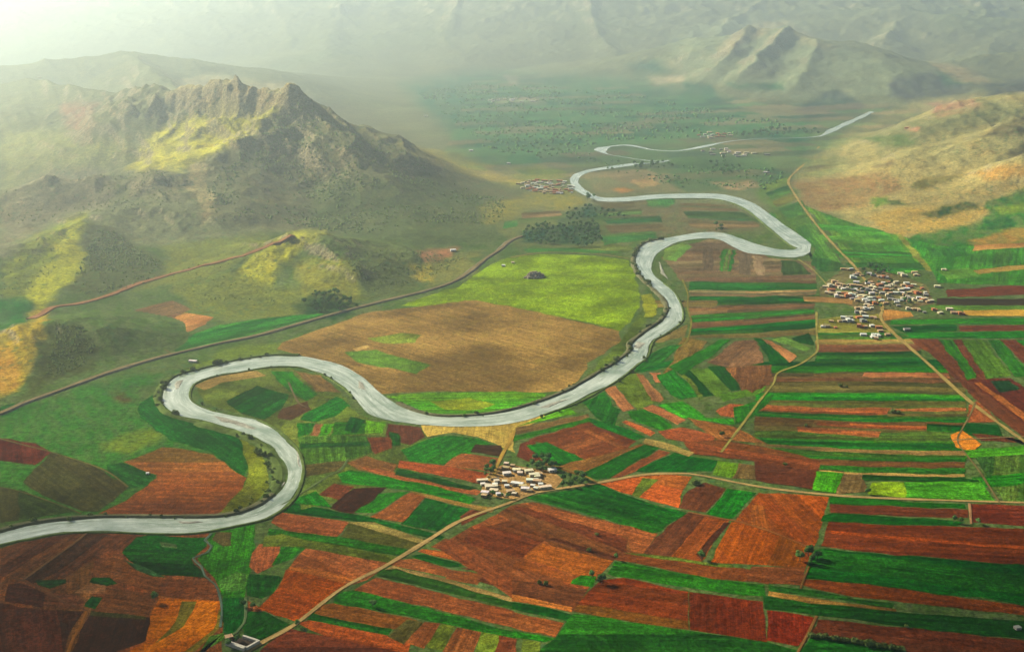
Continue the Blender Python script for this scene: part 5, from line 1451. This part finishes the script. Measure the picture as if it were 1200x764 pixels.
def tree(x, y, label, group=None, sc=1.0, cat='tree', shrub=False, far=False):
    z = h1(x, y)
    rz = random.uniform(0, 6.28); sc *= random.choice((.62, .75, .9, 1, 1.1, 1.3)) if group else 1; s = (sc * random.uniform(.82, 1.2), sc * random.uniform(.82, 1.2), sc * random.uniform(.85, 1.15))
    if far:
        o = bpy.data.objects.new('tree', random.choice(FARM)); COL.objects.link(o)
        o.location = (x, y, z); o.rotation_euler = (0, 0, rz); o.scale = s
        return tag(o, label, cat, group)
    r = empty('shrub' if shrub else 'tree', (x, y, z + .3), rz); r.scale = s
    tm, cm = random.choice(SHR if shrub else TREE)
    link(bpy.data.objects.new('stem' if shrub else 'trunk', tm), r)
    link(bpy.data.objects.new('foliage' if shrub else 'crown', cm), r)
    return tag(r, label, cat, group)

def trees_px(spots, label, group, sc, **kw):
    for p in spots:
        x, y, _ = ground_at(p[0], p[1]) if kw.get('hill') else G(p[0], p[1])
        k = {a: b for a, b in kw.items() if a != 'hill'}
        tree(x, y, label, group, sc * (p[2] if len(p) > 2 else 1), **k)

# single ones in the fields of the foreground
for px, py, sc, lab in ((937, 657, 1.45, 'big spreading tree at the end of the dark green field, leftmost of the clump'), (947, 652, 1.6, 'tallest tree of the clump at the end of the dark green field'),
                        (958, 655, 1.2, 'smaller tree leaning out of the clump over the dark green field'), (951, 660, 1.15, 'nearest tree of the clump where the track meets the dark green field'),
                        (822, 656, 1.2, 'lone dark tree at the foot of the narrow brown strip'), (705, 683, 1.25, 'dark tree on the field corner above the maroon field, right of its neighbour'),
                        (694, 677, .95, 'smaller tree on the green corner plot above the maroon field'), (722, 656, .8, 'small tree where two brown strips end by the green band'),
                        (181, 705, 1.15, 'round dark tree beside the orange field'), (286, 711, .9, 'dark tree at the top of the green plot above the farmyard'), (296, 713, .75, 'small dark tree beside another above the farmyard plot'),
                        (437, 711, .95, 'dark tree in the middle of the long green strip left of centre'), (348, 734, .7, 'small dark tree on the roadside near the farmyard'),
                        (1118, 612, .95, 'dark tree near the end of the thin green strip below the road'), (1127, 613, .8, 'small tree beside the track end on the thin green strip'), (1146, 614, .8, 'small tree right of the track below the road'),
                        (1017, 579, .8, 'small dark tree on the road edge beside the yellow-green plot'), (920, 547, .7, 'small dark tree in the red-brown field above the road'), (846, 512, .9, 'dark tree in the middle of the banded fields'),
                        (268, 757, .8, 'dark tree behind the farmyard wall'), (278, 752, .9, 'dark tree growing in the farmyard court'), (900, 203, 1.2, 'dark tree beside the long white barn')):
    x, y, _ = G(px, py); tree(x, y, lab, None, sc)
for px, py, sc, lab in ((632, 684, 1.2, 'low grey-green shrub on the strip edge, left of a dark pair'), (640, 685, 1.5, 'dark wide shrub at the end of the maroon strip'), (985, 453, 1.8, 'flat dark shrub left in the brown band of fields'), (992, 454, 1.4, 'flat dark shrub right beside another in the brown band'),
                        (1046, 484, 1.9, 'dark shrub left of a pair between the strip fields'), (1053, 485, 1.9, 'dark shrub right of a pair between the strip fields'), (944, 500, 1.4, 'dark shrub above the pale red strip'), (812, 567.5, 1.9, 'low dark shrub on the brown field below the road bend'),
                        (818, 567, 1.6, 'low dark shrub right of another below the road bend'), (690, 646, 1.3, 'flat green shrub in the orange-brown field'), (700, 627, 1.2, 'flat green shrub alone in the upper orange-brown field'), (1062, 735, 1.2, 'pale shrub alone in the dark green strip near the bottom')):
    x, y, _ = G(px, py); tree(x, y, lab, None, sc, 'shrub', True)
# hedge along the top of the lowest green field
for i in range(26):
    t = i / 25
    x, y, _ = G(951 + 104 * t, 745.5 + 16.5 * t + random.uniform(-.6, .6))
    tree(x, y, 'dark shrub in the ragged hedge along the lowest green field', 'shrubs of the hedge along the lowest green field', random.uniform(1.3, 2.0), 'shrub', True)

def grove(poly, n, d, seed, label, group, sc, **kw):
    trees_px(poisson(poly, n, d, seed), label, group, sc, **kw)
grove([(355, 358), (368, 344), (390, 343), (412, 352), (418, 360), (396, 366), (372, 366)], 46, 3.8, 21, 'dark bushy tree in the copse below the yellow knoll', 'trees of the copse below the knoll', 1.1, hill=True)
grove([(617, 268), (640, 262), (664, 266), (666, 284), (640, 288), (612, 282)], 62, 4.2, 22, 'dark green tree in the left orchard above the yellow meadow', 'trees of the left orchard', 1.15)
grove([(666, 262), (700, 262), (706, 284), (690, 290), (668, 288)], 56, 4.2, 23, 'dark green tree in the right orchard above the yellow meadow', 'trees of the right orchard', 1.15)
grove([(664, 246), (690, 243), (720, 248), (738, 256), (700, 256), (664, 260)], 40, 5, 24, 'dark tree in the plantation below the river loop', 'trees of the plantation below the river loop', 1.1)
grove([(1010, 318), (1022, 312), (1042, 313), (1046, 322), (1030, 325), (1012, 325)], 16, 5.5, 25, 'dark tree in the grove behind the crossroads village', 'trees of the grove behind the crossroads village', 1.25)
grove([(617, 548), (626, 540), (640, 538), (651, 547), (640, 553), (624, 553)], 13, 7, 26, 'dark tree in the grove at the back of the near village', 'trees of the grove behind the near village', 1.0)
grove([(566, 548), (579, 545), (580, 556), (568, 560)], 6, 6, 27, 'dark tree at the left end of the near village', 'trees at the left end of the near village', 1.0)
grove([(655, 562), (680, 556), (690, 564), (672, 571), (656, 573)], 9, 8, 28, 'dark tree by the road at the right end of the near village', 'trees at the right end of the near village', .95)
grove([(570, 580), (585, 584), (600, 588), (604, 584), (590, 578)], 4, 8, 29, 'dark tree on the near edge of the near village', 'trees on the near edge of the near village', .8)
grove([(1092, 330), (1085, 356), (1066, 350), (1050, 330), (1010, 332), (990, 345), (1030, 360), (1010, 372), (1075, 356)], 26, 6, 30, 'dark tree standing between houses of the crossroads village', 'trees between houses of the crossroads village', .8)
grove([(862, 156.5), (890, 153), (958, 154), (960, 158.5), (900, 160.5), (862, 161)], 26, 5, 32, 'dark tree in the tree line along the upper river', 'trees of the line along the upper river', 1.9, far=True)
grove([(828, 192), (848, 186), (868, 194), (866, 203), (835, 204)], 16, 5.5, 33, 'dark tree in the wood between river and valley track', 'trees of the wood beyond the river', 1.5, far=True)
grove([(736, 192.5), (785, 190.5), (790, 197), (742, 199)], 14, 6, 34, 'dark tree in the river wood above the loop', 'trees of the river wood above the loop', 1.5, far=True)
grove([(836, 266), (842, 262), (848, 266), (846, 272), (838, 272)], 5, 4, 35, 'dark tree in the clump beside the upper river bend', 'trees of the clump at the upper bend', 1.3)
grove([(686, 227.5), (697, 229), (696, 236), (688, 238)], 5, 4, 36, 'dark tree in the clump where the river loop turns', 'trees of the clump at the river loop', 1.5)

def along(side, i0, i1, step, off, label, group, sc, seed, shrub=True, prob=1.0):
    r = random.Random(seed)
    pts = []
    for k in range(i0, i1 + 1):
        a, b = pairs[k]
        p = np.array(G(*(a if side == 'A' else b))[:2]); q = np.array(G(*(b if side == 'A' else a))[:2])
        pts.append((*p, *((p - q) / max(np.linalg.norm(p - q), 1))))
    for x, y, dx, dy in catmull(pts, step):
        if r.random() > prob: continue
        o = r.uniform(*off); n = r.uniform(-step, step) * .5
        tree(x + dx * o - dy * n, y + dy * o + dx * n, label, group, sc * r.choice((.5, .6, .75, .9, 1.1, 1.35)), 'shrub' if shrub else 'tree', shrub)
along('A', 24, 29, 9, (1, 7), 'dark bush on the outer bank beside the bright river bend', 'bushes on the bank of the bright bend', 2.2, 41)
along('A', 31, 44, 15, (0, 12), 'dark bush on the cut bank below the tan field', 'bushes on the cut bank below the tan field', 1.6, 42, prob=.8)
along('A', 50, 57, 9, (1, 11), 'dark bush on the outer bank of the left river loop', 'bushes on the outer bank of the left loop', 1.9, 43)
along('A', 60, 67, 8, (4, 26), 'grey-green bush in the wooded strip inside the lower bend', 'bushes of the strip inside the lower bend', 1.5, 44)
along('A', 66, 75, 12, (1, 9), 'dark bush on the steep bank of the lower river', 'bushes on the steep bank of the lower river', 1.5, 45)

along('B', 28, 40, 26, (1, 9), 'low green bush on the field side of the river', 'bushes on the field side of the river', 1.1, 46, prob=.6)
along('B', 46, 57, 24, (1, 7), 'low bush on the inner bank of the left river loop', 'bushes on the inner bank of the left loop', 1.1, 47, prob=.6)
# ---------------------------------------------------------------- scrub dotted over the slopes and the far plain: nobody could count it
def scrub(name, areas, mat, seed):
    V, F = [], []
    r = np.random.default_rng(seed)
    for poly, n, s0, s1, hill in areas:
        w = [ground_at(*p)[:2] if hill else G(*p)[:2] for p in poly]
        xs = [p[0] for p in w]; ys = [p[1] for p in w]
        x = r.uniform(min(xs), max(xs), n * 12); y = r.uniform(min(ys), max(ys), n * 12)
        ok = inside(w, x, y) & (fbm(x, y, 170, 4, 101 + seed) + .25 * r.normal(size=x.shape) > .02)
        x, y = x[ok][:n], y[ok][:n]
        z = height(x, y)
        for a, b, c in zip(x, y, z):
            s = s0 + (s1 - s0) * r.random() ** 2; k = len(V)
            t = r.uniform(0, 6.28)
            ring = [(math.cos(t + i * 1.2566) * s * r.uniform(.7, 1.2), math.sin(t + i * 1.2566) * s * r.uniform(.7, 1.2)) for i in range(5)]
            V += [(a + q[0], b + q[1], c - .6) for q in ring] + [(a + q[0] * .75, b + q[1] * .75, c + s * r.uniform(.5, .9)) for q in ring] + [(a, b, c + s * 1.1)]
            F += [(k + i, k + (i + 1) % 5, k + 5 + (i + 1) % 5, k + 5 + i) for i in range(5)] + [(k + 5 + i, k + 5 + (i + 1) % 5, k + 10) for i in range(5)]
    o = mesh_obj(name, V, F, mat); o['kind'] = 'stuff'
    return o
scrub('scrub', [([(330, 130), (370, 125), (430, 160), (500, 190), (590, 232), (592, 262), (480, 262), (420, 275), (330, 262), (250, 262), (240, 215), (300, 165)], 2600, 1.6, 4.2, True),
                ([(110, 270), (140, 274), (192, 310), (180, 330), (110, 348), (80, 338)], 700, 1.4, 3.4, True),
                ([(0, 225), (45, 205), (110, 203), (205, 208), (215, 240), (60, 262), (0, 262)], 600, 1.3, 3, True),
                ([(64, 378), (98, 384), (112, 405), (100, 428), (50, 448)], 330, 1.0, 2.6, True),
                ([(0, 295), (60, 276), (90, 264), (60, 320), (30, 350), (0, 350)], 160, 1.0, 2.2, True),
                ([(395, 285), (480, 292), (550, 300), (500, 330), (440, 342), (410, 320)], 420, 1.1, 2.6, True),
                ([(195, 300), (300, 285), (320, 310), (330, 360), (250, 362), (200, 345)], 150, 1.0, 2.2, True)], M['shrub'], 1)
scrub('treeline', [([(490, 110), (560, 98), (700, 104), (830, 128), (900, 140), (940, 150), (860, 158), (700, 168), (630, 190), (570, 176)], 1500, 4, 9, False),
                   ([(640, 172), (700, 182), (800, 195), (890, 190), (920, 205), (900, 222), (800, 222), (690, 192)], 260, 2.5, 6, False)], M['leaf'], 2)
# ---------------------------------------------------------------- crag in the yellow meadow
def rock_outcrop():
    bm = bmesh.new()
    r = random.Random(4)
    for (x, y, R, h) in ((0, 2, 10, 15), (-9, 0, 8, 12), (9, 1, 8, 13), (-15, -3, 6, 7), (16, -2, 7, 8), (3, -6, 9, 9), (-6, -7, 7, 7), (-3, 7, 9, 13), (21, 3, 4, 4), (-20, 1, 4, 4), (10, -9, 6, 5)):
        res = bmesh.ops.create_icosphere(bm, subdivisions=4, radius=1)
        for v in res['verts']:
            c = v.co.copy(); a = np.array([c.x * 40 + x * 9]); b = np.array([c.y * 40 + c.z * 30 + y * 9])
            k = 1 + .5 * float(fbm(a, b, 22, 4, 5)[0])
            zz = c.z * h * k
            zz = min(zz, h * (.78 + .16 * float(fbm(a * 2, b * 2, 20, 2, 8)[0])))
            v.co = (x + c.x * R * k, y + c.y * R * k, max(-1, zz))
    me = bpy.data.meshes.new('rock_outcrop'); bm.to_mesh(me); bm.free(); me.materials.append(M['rock'])
    o = link(bpy.data.objects.new('rock_outcrop', me))
    o.location = G(626, 325)
    o.rotation_euler = (0, 0, .4)
    return tag(o, 'grey-brown rocky crag rising alone from the yellow meadow', 'rock')
rock_outcrop()
# ---------------------------------------------------------------- air, sun, sky, camera
SUN_AZ, SUN_EL = math.radians(-53), math.radians(29)       # azimuth from +Y towards +X
LDIR = (math.sin(SUN_AZ) * math.cos(SUN_EL), math.cos(SUN_AZ) * math.cos(SUN_EL), math.sin(SUN_EL))

from mathutils import Vector
# ---------------------------------------------------------------- unseen clouds added to shade the foreground corners and the air near the camera
def shade_cloud_material():
    m = bpy.data.materials.new('added_cloud_layer'); m.use_nodes = True
    t = m.node_tree; b = t.nodes['Principled BSDF']
    b.inputs['Base Color'].default_value = (.85, .86, .88, 1); b.inputs['Roughness'].default_value = 1
    tr = t.nodes.new('ShaderNodeBsdfTransparent'); mx = t.nodes.new('ShaderNodeMixShader')
    mx.inputs[0].default_value = .085
    t.links.new(tr.outputs[0], mx.inputs[1]); t.links.new(b.outputs[0], mx.inputs[2])
    t.links.new(mx.outputs[0], t.nodes['Material Output'].inputs['Surface'])
    return m
CM = shade_cloud_material()
def unseen_shade_cloud(gx, gy, rx, ry, seed, n=12, alt=2700):
    # gx, gy: where its shade falls
    k = alt / LDIR[2]
    c = Vector((gx, gy, 0)) + Vector(LDIR) * k
    r = random.Random(seed)
    bm = bmesh.new()
    for i in range(n):
        q = (i + .5) / n
        res = bmesh.ops.create_icosphere(bm, subdivisions=3, radius=1)
        R = .35 + .75 * q
        ox, oy = r.uniform(-.22, .22), r.uniform(-.22, .22)
        for v in res['verts']:
            p = v.co.copy(); w = 1 + .28 * float(fbm(np.array([p.x * 50 + seed * 7 + i * 3]), np.array([p.y * 50 + p.z * 20]), 45, 3, seed)[0])
            v.co = ((p.x * R * w + ox) * rx, (p.y * R * w + oy) * ry, p.z * R * 90 * w + i * 3)
    me = bpy.data.meshes.new('unseen_shade_cloud'); bm.to_mesh(me); bm.free(); me.materials.append(CM)
    for p in me.polygons: p.use_smooth = True
    o = link(bpy.data.objects.new('unseen_shade_cloud', me)); o.location = c
    return structure(o)
unseen_shade_cloud(-560, 1100, 430, 310, 3, n=7)  # added to darken the lower left corner
unseen_shade_cloud(760, 1060, 520, 260, 5)  # added to darken the lower right corner
unseen_shade_cloud(430, -330, 1350, 1170, 7, n=34)  # added so that the air round the camera lies in shade
def haze():
    x0, x1, y0, y1, z0, z1 = -11000, 11000, -400, 15800, -4, 1250
    v = [(x, y, z) for z in (z0, z1) for y in (y0, y1) for x in (x0, x1)]
    f = [(0, 2, 3, 1), (4, 5, 7, 6), (0, 1, 5, 4), (2, 6, 7, 3), (0, 4, 6, 2), (1, 3, 7, 5)]
    m = bpy.data.materials.new('valley_haze'); m.use_nodes = True
    t = m.node_tree
    t.nodes.remove(t.nodes['Principled BSDF'])
    p = t.nodes.new('ShaderNodeVolumePrincipled')
    p.inputs['Color'].default_value = (.86, 1.0, .92, 1)
    p.inputs['Density'].default_value = 6.5e-5
    p.inputs['Anisotropy'].default_value = .74
    t.links.new(p.outputs[0], t.nodes['Material Output'].inputs['Volume'])
    o = mesh_obj('haze', v, f, m)
    o['kind'] = 'stuff'
haze()

sl = bpy.data.lights.new('sun', 'SUN'); sl.energy = 5; sl.angle = math.radians(.53); sl.color = (1, .95, .84)
so = link(bpy.data.objects.new('sun', sl))
from mathutils import Vector
so.rotation_euler = Vector(LDIR).to_track_quat('Z', 'Y').to_euler()
W = bpy.data.worlds.new('World'); S.world = W; W.use_nodes = True
wn = W.node_tree
sky = wn.nodes.new('ShaderNodeTexSky'); sky.sky_type = 'NISHITA'; sky.sun_disc = False
sky.sun_elevation = SUN_EL; sky.sun_rotation = SUN_AZ
sky.altitude = 600; sky.dust_density = 2.0
bg = wn.nodes['Background']; bg.inputs['Strength'].default_value = .05
wn.links.new(sky.outputs[0], bg.inputs['Color'])

cam = bpy.data.cameras.new('camera'); cam.sensor_width = 36; cam.lens = 36 * FPX / 1200
cam.clip_start = 1; cam.clip_end = 40000
co_ = link(bpy.data.objects.new('camera', cam)); co_.location = (0, 0, CAM_H)
co_.rotation_euler = (PI / 2 - PITCH, 0, 0)
S.camera = co_
S.view_settings.view_transform = 'Standard'; S.view_settings.look = 'None'
S.view_settings.exposure = 1.98; S.view_settings.gamma = 1
S.cycles.use_denoising = True
try: S.cycles.denoiser = 'OPENIMAGEDENOISE'
except Exception: pass
S.cycles.volume_bounces = 0
S.cycles.max_bounces = 4
S.cycles.transparent_max_bounces = 96
S.cycles.sample_clamp_indirect = 1.5
S.cycles.sample_clamp_direct = 0
